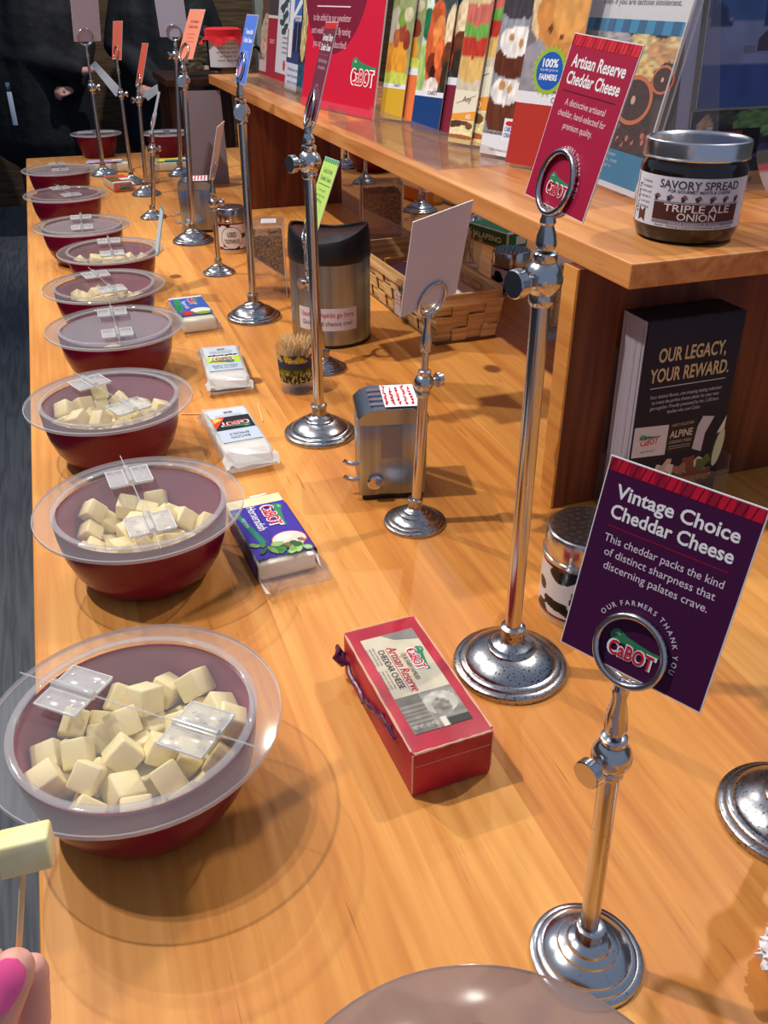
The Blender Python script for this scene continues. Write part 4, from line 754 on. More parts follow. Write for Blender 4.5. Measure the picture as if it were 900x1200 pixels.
# ------------------------------------------------------------------ acrylic toothpick dispensers
def acr(c, yaw, w_, d, h, label, topw=.02):
    r = empty('toothpick_dispenser', c, (0, 0, rad(yaw))); tag(r, label, 'toothpick dispenser', 'clear acrylic toothpick dispensers')
    t = .0022; s_ = MB()
    s_.box(-w_ / 2, -w_ / 2 + t, 0, d, 0, h, 'acrylic'); s_.box(w_ / 2 - t, w_ / 2, 0, d, 0, h, 'acrylic'); s_.box(-w_ / 2 + t, w_ / 2 - t, d - t, d, 0, h, 'acrylic'); s_.box(-w_ / 2 + t, w_ / 2 - t, 0, t, h * .28, h, 'acrylic'); s_.box(-w_ / 2 - .004, w_ / 2 + .004, -.010, d + .002, 0, t, 'acrylic')
    s_.build('case', r)
    e = MB()
    for sx in (-1, 1):
        for yy in (0, d): e.box(sx * w_ / 2 - .0006, sx * w_ / 2 + .0006, yy - .0006, yy + .0006, .001, h, 'lid_edge')
        e.box(sx * w_ / 2 - .0006, sx * w_ / 2 + .0006, 0, d, h - .0012, h, 'lid_edge')
    for yy in (0, d): e.box(-w_ / 2, w_ / 2, yy - .0006, yy + .0006, h - .0012, h, 'lid_edge')
    e.build('bright_edges', r)
    MB().box(-w_ / 2 - .002, w_ / 2 + .002, -.002, d + .002, h + .0003, h + .003, 'acrylic').build('cover', r)
    nb = MB(); sheet(nb, w_ * .42, d * .5, lambda u, v, k=0.: (u, v, h + .0034 + k), .0003, 'print', (226, 226, 230), -w_ * .12, d * .2)
    for i in range(3): nb.rect(-w_ * .08, d * (.28 + .12 * i), w_ * .26, d * (.31 + .12 * i), lambda u, v, k=0.: (u, v, h + .0036 + k), 0, (150, 150, 156))
    nb.build('cover_label', r)
    rp = MB(); z0 = h * .30; z1 = h * .62
    rp.add([(-w_ / 2 + t, t, z1), (-w_ / 2 + t, d - t, z1), (w_ / 2 - t, d - t, z0), (w_ / 2 - t, t, z0), (-w_ / 2 + t, t, z1 - t), (-w_ / 2 + t, d - t, z1 - t), (w_ / 2 - t, d - t, z0 - t), (w_ / 2 - t, t, z0 - t)], [(0, 3, 2, 1), (4, 5, 6, 7), (0, 1, 5, 4), (2, 3, 7, 6), (0, 4, 7, 3), (1, 2, 6, 5)], 'lid_edge'); rp.build('sloping_chute', r)
    f = MB(); x0, x1 = -w_ / 2 + t * 1.5, w_ / 2 - t * 1.5; nn = 12; R_ = random.Random(6); V = []; Fc = []
    for i in range(nn + 1):
        x = x0 + (x1 - x0) * i / nn; zt_ = h * .86 + R_.uniform(-.002, .003); zb = z1 + (z0 - z1) * (x - x0) / (x1 - x0) + .0012
        V += [(x, t * 1.5, zb), (x, d - t * 1.5, zb), (x, d - t * 1.5, zt_), (x, t * 1.5, zt_ + R_.uniform(-.002, .002))]
    for i in range(nn):
        q = 4 * i
        Fc += [(q, q + 4, q + 7, q + 3), (q + 1, q + 2, q + 6, q + 5), (q + 3, q + 7, q + 6, q + 2), (q, q + 1, q + 5, q + 4)]
    Fc += [(0, 3, 2, 1), (4 * nn, 4 * nn + 1, 4 * nn + 2, 4 * nn + 3)]
    f.add(V, Fc, 'brown_picks')
    fo = f.build('toothpick_fill'); fo.location = Vector(c); fo.rotation_euler = (0, 0, rad(yaw))
    tag(fo, 'brown mass of toothpicks inside the ' + label.split(',')[0], 'toothpicks', kind='stuff')
p = P(319, 349); acr((p.x - .004, p.y, .0003), -14, .060, .062, .122, 'front acrylic toothpick box, left of the trash can')
p = P(447, 286); acr((p.x + .003, p.y, .0003), -14, .084, .08, .118, 'rear acrylic toothpick box, behind the basket')

# ------------------------------------------------------------------ basket with folded papers
bk = empty('basket', (.543, 1.33, .0003), (0, 0, rad(2))); tag(bk, 'pale woven splint basket with folded papers inside', 'basket')
bw, bl, bh = .098, .33, .078
b = MB(); b.box(-bw / 2 - .003, bw / 2 + .003, -bl / 2 - .003, bl / 2 + .003, 0, .004, 'basket_dark', .001); b.build('base_board', bk)
b = MB()
def sidew(p0, p1, nrm, n, flare):
    d = (Vector(p1) - Vector(p0)); N_ = Vector(nrm)
    for row in range(3):
        for i in range(n):
            a, c = i / n, (i + 1) / n; out = .0026 if (i + row) % 2 else -.0010; z0 = .004 + row * .0205; z1 = z0 + .0192
            q = []
            for (t, z, k) in ((a, z0, 0), (c, z0, 0), (c, z1, 0), (a, z1, 0), (a, z0, 1), (c, z0, 1), (c, z1, 1), (a, z1, 1)):
                o_ = N_ * (out + flare * z / bh - .0018 * k); w_ = 1 + flare * z / bh * 2 / d.length
                pp = Vector(p0) + d * (.5 + (t - .5) * w_) + o_; q.append((pp.x, pp.y, z))
            b.add(q, [(0, 1, 2, 3), (7, 6, 5, 4), (0, 4, 5, 1), (2, 6, 7, 3), (0, 3, 7, 4), (1, 5, 6, 2)], 'basket')
sidew((-bw / 2, -bl / 2, 0), (bw / 2, -bl / 2, 0), (0, -1, 0), 4, .010); sidew((bw / 2, -bl / 2, 0), (bw / 2, bl / 2, 0), (1, 0, 0), 10, .010)
sidew((bw / 2, bl / 2, 0), (-bw / 2, bl / 2, 0), (0, 1, 0), 4, .010); sidew((-bw / 2, bl / 2, 0), (-bw / 2, -bl / 2, 0), (-1, 0, 0), 10, .010)
b.build('woven_sides', bk)
def rrect(w_, l, r, n=6):
    o = []
    for cx, cy, a0 in ((w_ / 2 - r, l / 2 - r, 0), (-w_ / 2 + r, l / 2 - r, PI / 2), (-w_ / 2 + r, -l / 2 + r, PI), (w_ / 2 - r, -l / 2 + r, 1.5 * PI)):
        for i in range(n + 1): a = a0 + PI / 2 * i / n; o.append((cx + r * math.cos(a), cy + r * math.sin(a)))
    return o
b = MB(); o1 = rrect(bw + .026, bl + .026, .022); o2 = rrect(bw + .016, bl + .016, .018); n = len(o1)
V = [(x, y, .060) for x, y in o1] + [(x, y, bh) for x, y in o1] + [(x, y, bh) for x, y in o2] + [(x, y, .060) for x, y in o2]; Fc = []
for j in range(4):
    for i in range(n): Fc.append((j * n + i, j * n + (i + 1) % n, ((j + 1) % 4) * n + (i + 1) % n, ((j + 1) % 4) * n + i))
b.add(V, Fc, 'basket', True); b.build('rim', bk, sharp=40)
for i, (dx, dy, z, w_, l, yw, m, lab) in enumerate(((-.012, .07, .030, .08, .12, 8, 'dark_pack', 'dark purple packet lying at the back of the basket'), (-.006, .02, .0375, .08, .10, -6, 'dark_pack', 'plum packet lying in the middle of the basket'), (.016, -.075, .036, .075, .12, 12, 'paper', 'white folded paper lying in the near end of the basket'), (.022, -.05, .0405, .07, .11, -4, 'paper', 'topmost lavender folded paper in the near end of the basket'))):
    b = MB(); V = []; Fc = []; R_ = random.Random(i + 2)
    for k in (0, 1):
        for yy in range(7):
            for xx in range(5): V.append(((xx / 4 - .5) * w_, (yy / 6 - .5) * l, k * .0018 + .004 * math.sin(xx * 1.2 + yy * .7 + i) * .5 + .002))
    for k in (0, 1):
        for yy in range(6):
            for xx in range(4): q = k * 35 + yy * 5 + xx; f_ = (q, q + 1, q + 6, q + 5); Fc.append(f_ if k else f_[::-1])
    per = [y * 5 for y in range(7)] + [30 + x for x in range(1, 5)] + [y * 5 + 4 for y in range(5, -1, -1)] + [x for x in range(3, 0, -1)]
    for q in range(len(per)): a, c = per[q], per[(q + 1) % len(per)]; Fc.append((a, c, c + 35, a + 35))
    b.add(V, Fc, m, True); o = b.build('folded_paper' if m == 'paper' else 'packet', None, (.543 + dx * .8, 1.33 + dy, z + .010), (0, 0, rad(yw))); tag(o, lab, 'paper' if m == 'paper' else 'packet')
b = MB(); sheet(b, .022, .040, plane((0, 0, 0), (0, -1, 0), (0, 0, 1)), .0004, 'print', (232, 224, 228), -.011, 0)
for i in range(3): b.rect(-.008, .030 - i * .006, .008, .032 - i * .006, plane((0, 0, 0), (0, -1, 0), (0, 0, 1)), .0003, (226, 150, 160))
b.build('hanging_tag', bk, (-bw / 2 - .0145, -.045, .012))
MB().tube([(-bw / 2 - .015, -.055, .052), (-bw / 2 - .012, -.06, .068), (-bw / 2 + .002, -.09, .068)], .001, 'teal', 6).build('tie', bk)
# ------------------------------------------------------------------ cow patterned shakers
def cow(u, v, seed, scale=1.):
    n = vn(u * 6.3 * scale, v * 2.2 * scale, 1.75, seed); n2 = vn(u * 6.3 * scale + 3, v * 2.2 * scale, 3.2, seed + 3)
    q = n * .8 + n2 * .25
    return q > np.quantile(q, .66)
def shaker(c, r, h, seed, label, words=False, yaw=0.):
    root = empty('shaker', c, (0, 0, yaw)); tag(root, label, 'shaker', 'cow patterned shakers')
    hl = h * .70
    g = MB(); g.lathe([(r * .97, .0), (r, .002), (r, hl)], 'glass_pale', 48); g.build('glass_jar', root, sharp=30)
    MB().lathe([(r * 1.003, 0), (r * 1.003, h * .07)], 'gold_rim', 48, cap1=False).build('bottom_band', root)
    b = MB(); mp = cyl(r + .0005)
    def pic(u, v):
        c_ = np.zeros(u.shape + (3,)); c_[:] = (.86, .84, .84); k = cow(u, v, seed); c_[k] = (.06, .06, .07)
        e = (v > .95) | (v < .04); c_[e & (vn(u, v, 40, 2) > .45)] = (.62, .08, .14); c_[e & (vn(u, v, 40, 2) <= .45)] = (.08, .06, .07)
        if words:
            X_ = (u - .5) * 2 * PI * r; Y_ = h * .09 + v * (hl * .97 - h * .09); q = (X_ / (r * .72)) ** 2 + ((Y_ - h * .36) / (h * .24)) ** 2
            c_[q < 1.12] = (.1, .1, .1); c_[q < 1] = (.88, .86, .85)
        return c_
    b.raster(-PI * r, h * .09, PI * r, hl * .97, 190, 60, pic, mp, 0, 'print_gloss')
    if words:
        b.text('USED', -.0, h * .39, h * .15, mp, .001, (40, 40, 44), width=r * .6, bold=.01, m='print_gloss'); b.text('TOOTHPICKS', 0, h * .24, h * .13, mp, .001, (40, 40, 44), width=r * 1.05, bold=.01, m='print_gloss')
    b.build('cow_wrap', root)
    l = MB(); l.lathe([(r * 1.02, h * .69), (r * 1.045, h * .70), (r * 1.045, h * .74), (r * 1.01, h * .745), (r * 1.01, h * .96), (r * .98, h * .99), (r * .94, h), (.0005, h)], 'chrome', 56, cap1=False); lo = l.build('metal_lid', root, sharp=28)
    hb = MB(); k = 0
    for q, nn in ((.0, 1), (.2, 6), (.4, 11), (.6, 16), (.8, 21)):
        for i in range(nn):
            a = 2 * PI * i / nn + q; hb.lathe([(r * .068, h + .0002), (.0002, h + .0003)], 'black', 8, (q * r * math.cos(a), q * r * math.sin(a), 0), cap0=False, cap1=False)
    hb.build('shaker_holes', lo)
p = P(677, 712); shaker((p.x, p.y, .0003), .0345, .0835, 3, 'cow patterned shaker with a perforated steel lid, behind the purple card', yaw=-.3)
p = P(597, 345); shaker((p.x, p.y + .004, .0003), .0325, .078, 11, 'rear cow patterned shaker with a steel lid, behind the basket', yaw=.2)
p = P(274, 294); shaker((p.x, p.y + .004, .0003), .030, .088, 5, 'cow patterned shaker lettered used toothpicks, by the far upright', True, yaw=-.2)

# ------------------------------------------------------------------ brochures in a clear stand against the near upright
hx0, hx1, yf = .4770, .583, .628
hold = empty('brochure_stand', (.534, .672, .0003)); tag(hold, 'clear acrylic brochure stand against the near dark upright', 'brochure stand')
b = MB(); b.box(-.060, .060, -.070, -.0015, 0, .002, 'acrylic'); b.box(-.060, .060, -.0030, -.001, .002, .17, 'acrylic'); b.build('base_and_back', hold)
b = MB(); b.box(-.060, .060, -.0565, -.0545, .002, .045, 'acrylic'); b.build('front_lip', hold)
for s in (-1, 1): MB().box(s * .059 - .001, s * .059 + .001, -.0545, -.003, .002, .06, 'acrylic').build('side_wall', hold)
def legacy(b, mp, W, H):
    b.rect(0, 0, W, H, mp, .00005, (10, 20, 46))
    b.text('OUR LEGACY,', W * .5, H - .0345, .0165, mp, .0002, (206, 186, 140), bold=.02, width=.066); b.text('YOUR REWARD.', W * .5, H - .0515, .0165, mp, .0002, (206, 186, 140), bold=.02, width=.078)
    b.rect(W * .1, H - .0570, W * .9, H - .0564, mp, .0002, (214, 214, 214))
    for i, (t, q) in enumerate((('Four distinct flavors, one amazing tasting collection', .76), ('to create the perfect cheese platter for your next', .72), ('get-together. Proudly presented by the 1,100 farm', .74), ('families who own Cabot.', .36))):
        b.text(t, W * .5, H - .0660 - .0050 * i, .0044, mp, .0002, (196, 200, 212), width=W * q)
    y = H - .118
    b.poly([(.000, y), (.034, y - .002), (.034, y + .026), (.000, y + .028)], mp, .0002, (214, 212, 214)); logo(b, .016, y + .014, .020, mp, .0004, d=.0002)
    b.text('NET WT 8 OZ', .016, y + .003, .003, mp, .0004, (110, 110, 116), width=.014)
    b.poly([(.034, y - .002), (.062, y), (.062, y + .028), (.034, y + .026)], mp, .0002, (36, 34, 36))
    b.text('LEGACY COLLECTION', .048, y + .0235, .0036, mp, .0004, (190, 184, 176), width=.022); b.text('ALPINE', .048, y + .013, .0095, mp, .0004, (214, 206, 190), width=.023, bold=.015); b.text('CHEDDAR CHEESE', .048, y + .0075, .0040, mp, .0004, (190, 184, 176), width=.023)
    b.rect(.037, y + .0045, .059, y + .0050, mp, .0004, (190, 184, 176)); b.rect(.037, y + .0025, .059, y + .0029, mp, .0004, (190, 184, 176))
    b.poly([(.062, y - .001), (.072, y - .005), (.073, y + .012), (.080, y + .027), (.068, y + .029), (.064, y + .020)], mp, .0003, (196, 194, 204))
    b.ell(W * .96, y - .004, .006, .020, mp, .0003, (40, 60, 44), rot=-.12); b.ell(W * .968, y - .004, .0045, .018, mp, .0005, (196, 206, 170), rot=-.12); b.poly([(W * .92, y + .01), (W, y + .026), (W, y + .012)], mp, .0004, (226, 220, 206))
    R_ = random.Random(3)
    for i in range(26): b.ell(R_.uniform(.03, W - .012), y - .024 + R_.uniform(-.01, .012), R_.uniform(.004, .010), R_.uniform(.003, .007), mp, .0003 + i * .00002, R_.choice([(150, 110, 96), (196, 176, 160), (120, 70, 60), (214, 206, 196), (90, 100, 60)]), n=9, jit=.3, seed=i, rot=R_.uniform(0, 3))
BW, BH = .1060, .205; LS = BW / .093
src = None
for i in range(18):
    t = .0021; yb = yf - .0065 + i * (t + .0001)
    lean = Matrix.Rotation(rad(-3.0), 4, 'X')
    if i == 0:
        b = MB(); sheet(b, BW, BH, FRONT, t, 'print', (20, 24, 40)); legacy(b, lambda u, v, k=0.: FRONT(u * LS, v * LS, k), .093, BH / LS); o = b.build('brochure')
    else:
        if src is None: b = MB(); sheet(b, BW, BH, FRONT, t, 'print', (176, 172, 186)); b.rect(0, BH - .0004, BW, BH, lambda u, v, k=0.: (u, v - BH + .0004 + (.0) , BH + .0001) if False else (u, t * (v - BH + .0004) / .0004, BH + .0002), 0, (24, 26, 40)); src = o = b.build('brochure')
        else: o = src.copy(); COL.objects.link(o)
    R_ = random.Random(i); o.location = (hx0 + R_.uniform(-.0006, .0006), yb, .0025); o.rotation_euler = (rad(-2), 0, 0)
    tag(o, 'dark navy brochure lettered our legacy, front of the stack by the near upright' if i == 0 else 'brochure in the stack behind the navy front one, only its pale edge showing', 'brochure', 'stacked brochures in the clear stand')

# ------------------------------------------------------------------ things standing on the raised shelf
def lean_map(O, deg=20., turn=0.):
    s, c = math.sin(rad(deg)), math.cos(rad(deg)); U = Vector((math.sin(rad(turn)), -math.cos(rad(turn)), 0)); Wd = Vector((math.cos(rad(turn)), math.sin(rad(turn)), 0))
    V = Wd * s + Vector((0, 0, c)); return plane(O, U, V)
LEAN = 10.
def brochure(px, wd, h, draw, label, turn=0., off=0., dz=.004, t=.0012, lean=LEAN, bg=(230, 230, 230), name='brochure', group='brochures along the raised shelf', cat='brochure', O=None, m='print_gloss'):
    if O is None: O = P(px[0], px[1], ZT + dz)
    b = MB(); mp0 = lean_map((0, 0, 0), lean, turn); sheet(b, wd, h, mp0, t, m, bg)
    if draw: draw(b, lambda u, v, k=0.: mp0(u * wd, v * wd, k + .0002), h / wd)
    o = b.build(name, None, (O.x + off, O.y, O.z)); return tag(o, label, cat, group)
def food(bg, blobs, noise=.12, seed=1, sc=14, vs=1.):
    def fn(u, v):
        c = np.zeros(u.shape + (3,)); c[:] = np.array(bg) / 255.; v = v * vs; va = v * (1.9 if vs == 1. else 1.)
        for (cu, cv, ru, rv, col, *ex) in blobs:
            ang = ex[0] if ex else 0.; rough = ex[1] if len(ex) > 1 else .15
            du, dv = u - cu, v - cv; x = du * math.cos(ang) + dv * math.sin(ang); y = -du * math.sin(ang) + dv * math.cos(ang)
            d = (x / ru) ** 2 + (y / rv) ** 2 + rough * (vn(u + cu, va + cv, 7, seed + 7) - .5) * 2
            c[d < 1] = np.array(col) / 255.
        return c * (1 + noise * 2 * (vn(u, va, sc, seed) - .5))[..., None]
    return fn
def stripe_pic(mp_rect, fn, nx=60, ny=70): return mp_rect, fn
GRAPES = food((150, 160, 110), [(.30, .30, .60, .55, (222, 152, 54)), (.2, .8, .3, .25, (196, 190, 170)), (.55, .72, .16, .16, (150, 70, 50)), (.32, .62, .14, .13, (176, 96, 60)), (.78, .60, .15, .14, (140, 60, 44)), (.5, .9, .2, .12, (120, 150, 70)), (.75, .95, .2, .1, (206, 200, 170)), (.5, .05, .7, .12, (196, 206, 90))], .10, 3, 9, 1.9)
GLASS = food((70, 80, 84), [(.1, .5, .3, .7, (206, 220, 206)), (.08, .25, .2, .35, (168, 200, 120)), (.12, .85, .2, .2, (40, 110, 80)), (.5, .55, .33, .60, (196, 92, 54), .15), (.55, .75, .2, .2, (226, 140, 80), .3), (.45, .35, .2, .15, (120, 50, 34)), (.62, .5, .12, .2, (230, 120, 66)), (.5, .22, .1, .1, (60, 30, 26)), (.5, .02, .28, .16, (226, 214, 206)), (.93, .8, .18, .3, (226, 206, 170)), (.93, .45, .16, .2, (110, 60, 40)), (.95, .2, .15, .2, (60, 50, 40))], .16, 6, 12, 1.9)
def br_strip(pic, word, band, h_band=.56, strip=.16, top=1.0):
    def d(b, mp, H):
        b.rect(0, 0, 1, h_band, mp, 0, band); b.rect(0, h_band, 1, h_band + strip, mp, .0001, (226, 228, 236)); b.text(word, .62, h_band + .045, .11, mp, .0003, (60, 60, 80), width=.34, bold=.01)
        b.raster(0, h_band + strip, 1, H, 56, 90, pic, mp, .0001, 'print_gloss')
    return d
def yellow(b, mp, H):
    b.rect(0, 0, 1, H, mp, 0, (232, 226, 206)); b.rect(0, 0, 1, .12, mp, .0001, (232, 212, 140))
    b.raster(0, .12, 1, .62, 50, 40, food((226, 214, 160), [(.3, .85, .2, .2, (96, 60, 50)), (.6, .9, .16, .15, (110, 70, 56)), (.1, .75, .15, .2, (90, 60, 44)), (.62, .45, .3, .3, (238, 226, 170)), (.2, .35, .25, .25, (240, 226, 180)), (.5, .1, .6, .14, (176, 96, 60)), (.8, .75, .15, .2, (120, 84, 60))], .15, 8, 20), mp, .0001, 'print_gloss')
    b.poly([(0, .62), (1, .66), (1, .92), (0, .78)], mp, .0002, (238, 160, 60)); b.text('AD', .72, .70, .16, mp, .0004, (250, 244, 226), bold=.02)
    b.text('Any', .55, 1.14, .22, mp, .0003, (110, 90, 70), bold=.01, shear=.1); b.poly([(.1, 1.06), (.9, 1.32), (.9, 1.34), (.1, 1.08)], mp, .0002, (150, 120, 90))
    b.raster(0, 1.45, 1, H, 40, 50, food((206, 196, 176), [(.5, .25, .7, .18, (216, 178, 110)), (.5, .42, .7, .12, (186, 60, 50)), (.5, .58, .7, .10, (110, 170, 80)), (.5, .74, .7, .14, (200, 110, 100)), (.5, .92, .8, .14, (214, 196, 150))], .10, 12, 12, 1.5), mp, .0001, 'print_gloss')
def cake(b, mp, H):
    b.rect(0, 0, 1, H, mp, 0, (214, 216, 226)); b.rect(0, 0, 1, .5, mp, .0001, (226, 228, 236))
    b.raster(0, .42, 1, H, 50, 90, food((150, 152, 164), [(.5, .16, .52, .20, (104, 58, 42)), (.5, .32, .5, .10, (236, 232, 230)), (.35, .36, .1, .04, (196, 150, 90)), (.6, .34, .08, .03, (200, 156, 100)), (.5, .53, .55, .12, (96, 52, 38)), (.55, .67, .5, .11, (238, 234, 232)), (.4, .70, .08, .03, (196, 150, 90)), (.7, .66, .08, .03, (200, 150, 96)), (.5, .95, .8, .12, (70, 66, 74))], .14, 14, 16, 1.5), mp, .0001, 'print_gloss')
    b.rect(.62, .30, .98, .78, mp, .0003, (232, 234, 240)); b.text('CABOT', .80, .52, .13, mp, .0005, (60, 90, 190), width=.26, bold=.02); b.text('CREAM', .80, .40, .12, mp, .0005, (60, 90, 190), width=.26, bold=.02); b.ell(.8, .68, .13, .05, mp, .0005, (206, 40, 50)); b.text('cabotcheese.coop', .62, .09, .09, mp, .0004, (170, 140, 80), width=.66)
def farmers(b, mp, H):
    b.rect(0, 0, 1, .80, mp, 0, (176, 52, 44)); b.rect(0, .80, 1, .95, mp, .0001, (226, 226, 234)); b.text('CABOT', .80, .835, .10, mp, .0003, (60, 60, 80), width=.30, bold=.01)
    b.raster(0, .95, 1, H, 56, 70, food((120, 116, 124), [(.5, .95, .5, .6, (226, 196, 150)), (.6, .8, .48, .5, (206, 140, 78)), (.7, .85, .3, .35, (220, 160, 92)), (.4, .62, .05, .04, (120, 70, 40)), (.62, .55, .04, .03, (120, 66, 40)), (.2, .2, .3, .3, (150, 146, 156))], .10, 17, 12, 1.7), mp, .0001, 'print_gloss')
    for i in range(22): a = 2 * PI * i / 22; b.poly([(.52 + .27 * math.cos(a - .1), 1.22 + .27 * math.sin(a - .1)), (.52 + .33 * math.cos(a), 1.22 + .33 * math.sin(a)), (.52 + .27 * math.cos(a + .1), 1.22 + .27 * math.sin(a + .1))], mp, .0003, (170, 190, 60))
    b.ell(.52, 1.22, .285, .285, mp, .0004, (150, 180, 60)); b.ell(.52, 1.22, .235, .235, mp, .0005, (30, 90, 180))
    b.text('100%', .52, 1.27, .14, mp, .0007, (236, 240, 250), width=.28, bold=.03); b.text('of profits go to our', .52, 1.22, .05, mp, .0007, (220, 230, 250), width=.33); b.text('FARMERS', .52, 1.11, .10, mp, .0007, (236, 240, 250), width=.32, bold=.03)
def solid(c, c2=None):
    def d(b, mp, H):
        b.rect(0, 0, 1, .56, mp, 0, c); b.rect(0, .56, 1, .72, mp, 0, (220, 222, 230)); b.raster(0, .72, 1, H, 30, 60, food(c2 or (120, 70, 50), [(.3, .3, .3, .2, (196, 170, 130)), (.7, .6, .3, .2, (90, 60, 44)), (.4, .85, .3, .15, (214, 196, 160))], .3, 21, 20), mp, .0001, 'print_gloss')
    return d
bw_ = .148
def on_shelf(px, X=.545, z=ZT + .006):
    lo, hi = .3, 4.
    for _ in range(50):
        m_ = (lo + hi) / 2; d = Vector((X, m_, z)) - CAM
        if 450 + F_PX * d.dot(_R) / d.dot(_FW) > px: lo = m_
        else: hi = m_
    return m_
TURN = 18.
def row(px0, px1, extra, off, h, fn, label):
    X0 = .545 + off; y0 = on_shelf(px0, X0); u = Vector((math.sin(rad(TURN)), -math.cos(rad(TURN)), 0)); lo, hi = .01, .6
    for _ in range(50):
        m_ = (lo + hi) / 2; d = Vector((X0, y0, ZT + .006)) + u * m_ - CAM
        if 450 + F_PX * d.dot(_R) / d.dot(_FW) < px1: lo = m_
        else: hi = m_
    brochure(None, lo + extra, h, fn, label, O=Vector((X0, y0, ZT + .005)), turn=TURN)
row(445, 470, 0, 0, .26, br_strip(GRAPES, 'CABOT', (206, 166, 46), .80, .12), 'brochure with an orange cup of fruit above a mustard band')
row(445, 482, .0, .003, .26, br_strip(GRAPES, 'CABOT', (226, 120, 66), .80, .12), 'brochure showing only a coral strip right of the mustard one')
row(481, 513, 0, 0, .26, br_strip(GLASS, 'CABOT', (24, 62, 122), .72, .11), 'brochure with a browned roast in a glass above a navy band')
row(481, 526, .0, .003, .26, br_strip(GLASS, 'CABOT', (124, 36, 58), .72, .11), 'brochure showing only a burgundy strip right of the navy one')
row(525, 551, 0, 0, .27, yellow, 'cream recipe brochure with an orange slash, left copy of the pair')
row(525, 563, .0, .003, .27, yellow, 'cream recipe brochure with an orange slash, right copy of the pair')
row(562, 597, .002, 0, .27, cake, 'brochure picturing dark frosted cake slices')
row(592, 652, .0, -.002, .27, farmers, 'brochure with a golden biscuit and a round blue farmers badge')
# the clear holder in front of them
O = P(412, 163, ZT + .0005); E_ = P(712, 262, ZT + .0005); Lh = (Vector((E_.x, E_.y)) - Vector((O.x, O.y))).length
hy0, hy1 = 1.06, 1.54
hr = empty('brochure_holder', (.530, (hy0 + hy1) / 2, ZT + .0003)); tag(hr, 'long clear acrylic holder carrying the row of food brochures', 'brochure holder', None)
hl2 = (hy1 - hy0) / 2
MB().box(-.080, .085, -hl2, hl2, 0, .0022, 'acrylic').build('foot_plate', hr)
b = MB(); b.add([(.004, -hl2, .002), (.004, hl2, .002), (-.004, hl2, .022), (-.004, -hl2, .022), (.0015, -hl2, .002), (.0015, hl2, .002), (-.0065, hl2, .022), (-.0065, -hl2, .022)], [(0, 1, 2, 3), (7, 6, 5, 4), (3, 2, 6, 7), (0, 3, 7, 4), (1, 5, 6, 2)], 'acrylic'); b.build('front_lip', hr)
MB().box(-.080, -.0775, hl2 - .10, hl2, .002, .028, 'acrylic').build('end_lip', hr)
b = MB(); s, c = math.sin(rad(LEAN)), math.cos(rad(LEAN)); zz = .20; x0_ = .075
b.add([(x0_, -hl2, .002), (x0_, hl2, .002), (x0_ + zz * s, hl2, zz * c), (x0_ + zz * s, -hl2, zz * c), (x0_ + .0025, -hl2, .002), (x0_ + .0025, hl2, .002), (x0_ + .0025 + zz * s, hl2, zz * c), (x0_ + .0025 + zz * s, -hl2, zz * c)], [(0, 1, 2, 3), (7, 6, 5, 4), (3, 2, 6, 7), (0, 3, 7, 4), (1, 5, 6, 2)], 'acrylic'); b.build('back_panel', hr)
# crimson contest sign
def contest(b, mp, H):
    b.rect(0, 0, 1, H, mp, 0, (196, 26, 58)); b.ell(.36, .80, .44, .47, mp, .0001, (116, 26, 52), n=48); b.rect(0, .0, 1, .05, mp, .0002, (206, 60, 84))
    q = (226, 50, 80)
    b.add([mp(.30 + .14 * math.cos(a) * r, 1.08 + .13 * math.sin(a) * r, .0004) for a in np.linspace(0, 2 * PI, 13) for r in (1, .93)], [(2 * i, 2 * i + 2, 2 * i + 3, 2 * i + 1) for i in range(12)], 'print', False, lin(np.array(q) / 255.))
    b.poly([(.22, 1.03), (.36, 1.01), (.40, 1.12), (.24, 1.11)], mp, .0005, (150, 36, 66)); b.text('Text Cheddar to', .38, .82, .115, mp, .0004, (244, 236, 240), width=.70, bold=.02)
    b.text('"Text us" to enter', .36, .68, .105, mp, .0004, (244, 226, 232), width=.60, bold=.012); b.rect(.12, .60, .58, .607, mp, .0004, (226, 200, 206))
    for i, (t, q) in enumerate((('to be added to our newsletter', .52), ('sent weekly by mobile. By texting', .54), ('you agree to be subscribed!', .46))): b.text(t, .34, .52 - .075 * i, .06, mp, .0004, (220, 176, 190), width=q)
    logo(b, .82, .24, .30, mp, .0004); b.text('WIN', .70, 1.20, .20, mp, .0004, (248, 240, 242), bold=.04, width=.5)
brochure((353, 122), .280, .40, contest, 'large crimson contest sign with white lettering standing on the shelf', lean=9, turn=11, dz=.002, t=.003, name='shelf_sign', cat='sign', off=.0, group='signs on the shelf')
# far brochures
def building(b, mp, H):
    b.rect(0, 0, 1, H, mp, 0, (60, 110, 190)); b.rect(0, 0, 1, .42, mp, .0001, (196, 206, 226)); b.rect(0, .42, 1, .95, mp, .0001, (44, 62, 110)); b.poly([(0, 1.0), (.9, 1.5), (.9, 1.36), (0, .92)], mp, .0003, (226, 228, 234)); b.rect(.06, .5, .32, 1.75, mp, .0002, (226, 226, 232)); b.ell(.19, 1.75, .13, .12, mp, .0002, (226, 226, 232)); b.rect(.42, .60, .86, 1.05, mp, .0004, (24, 34, 64))
    b.rect(.45, 1.07, .85, 1.15, mp, .0005, (206, 206, 212)); b.rect(.62, .6, .65, 1.05, mp, .0005, (120, 140, 180)); b.text('CREAMERY', .63, 1.085, .06, mp, .0006, (60, 60, 80), width=.3)
    for i in range(3): b.text(('All directions and', 'hours at the visitor', 'center inside'), .5, .30, .05, mp, .0003, (80, 90, 120)) if False else b.text(('All directions and', 'hours of the visitor', 'center are inside')[i], .5, .30 - .1 * i, .08, mp, .0003, (80, 90, 130), width=.7)
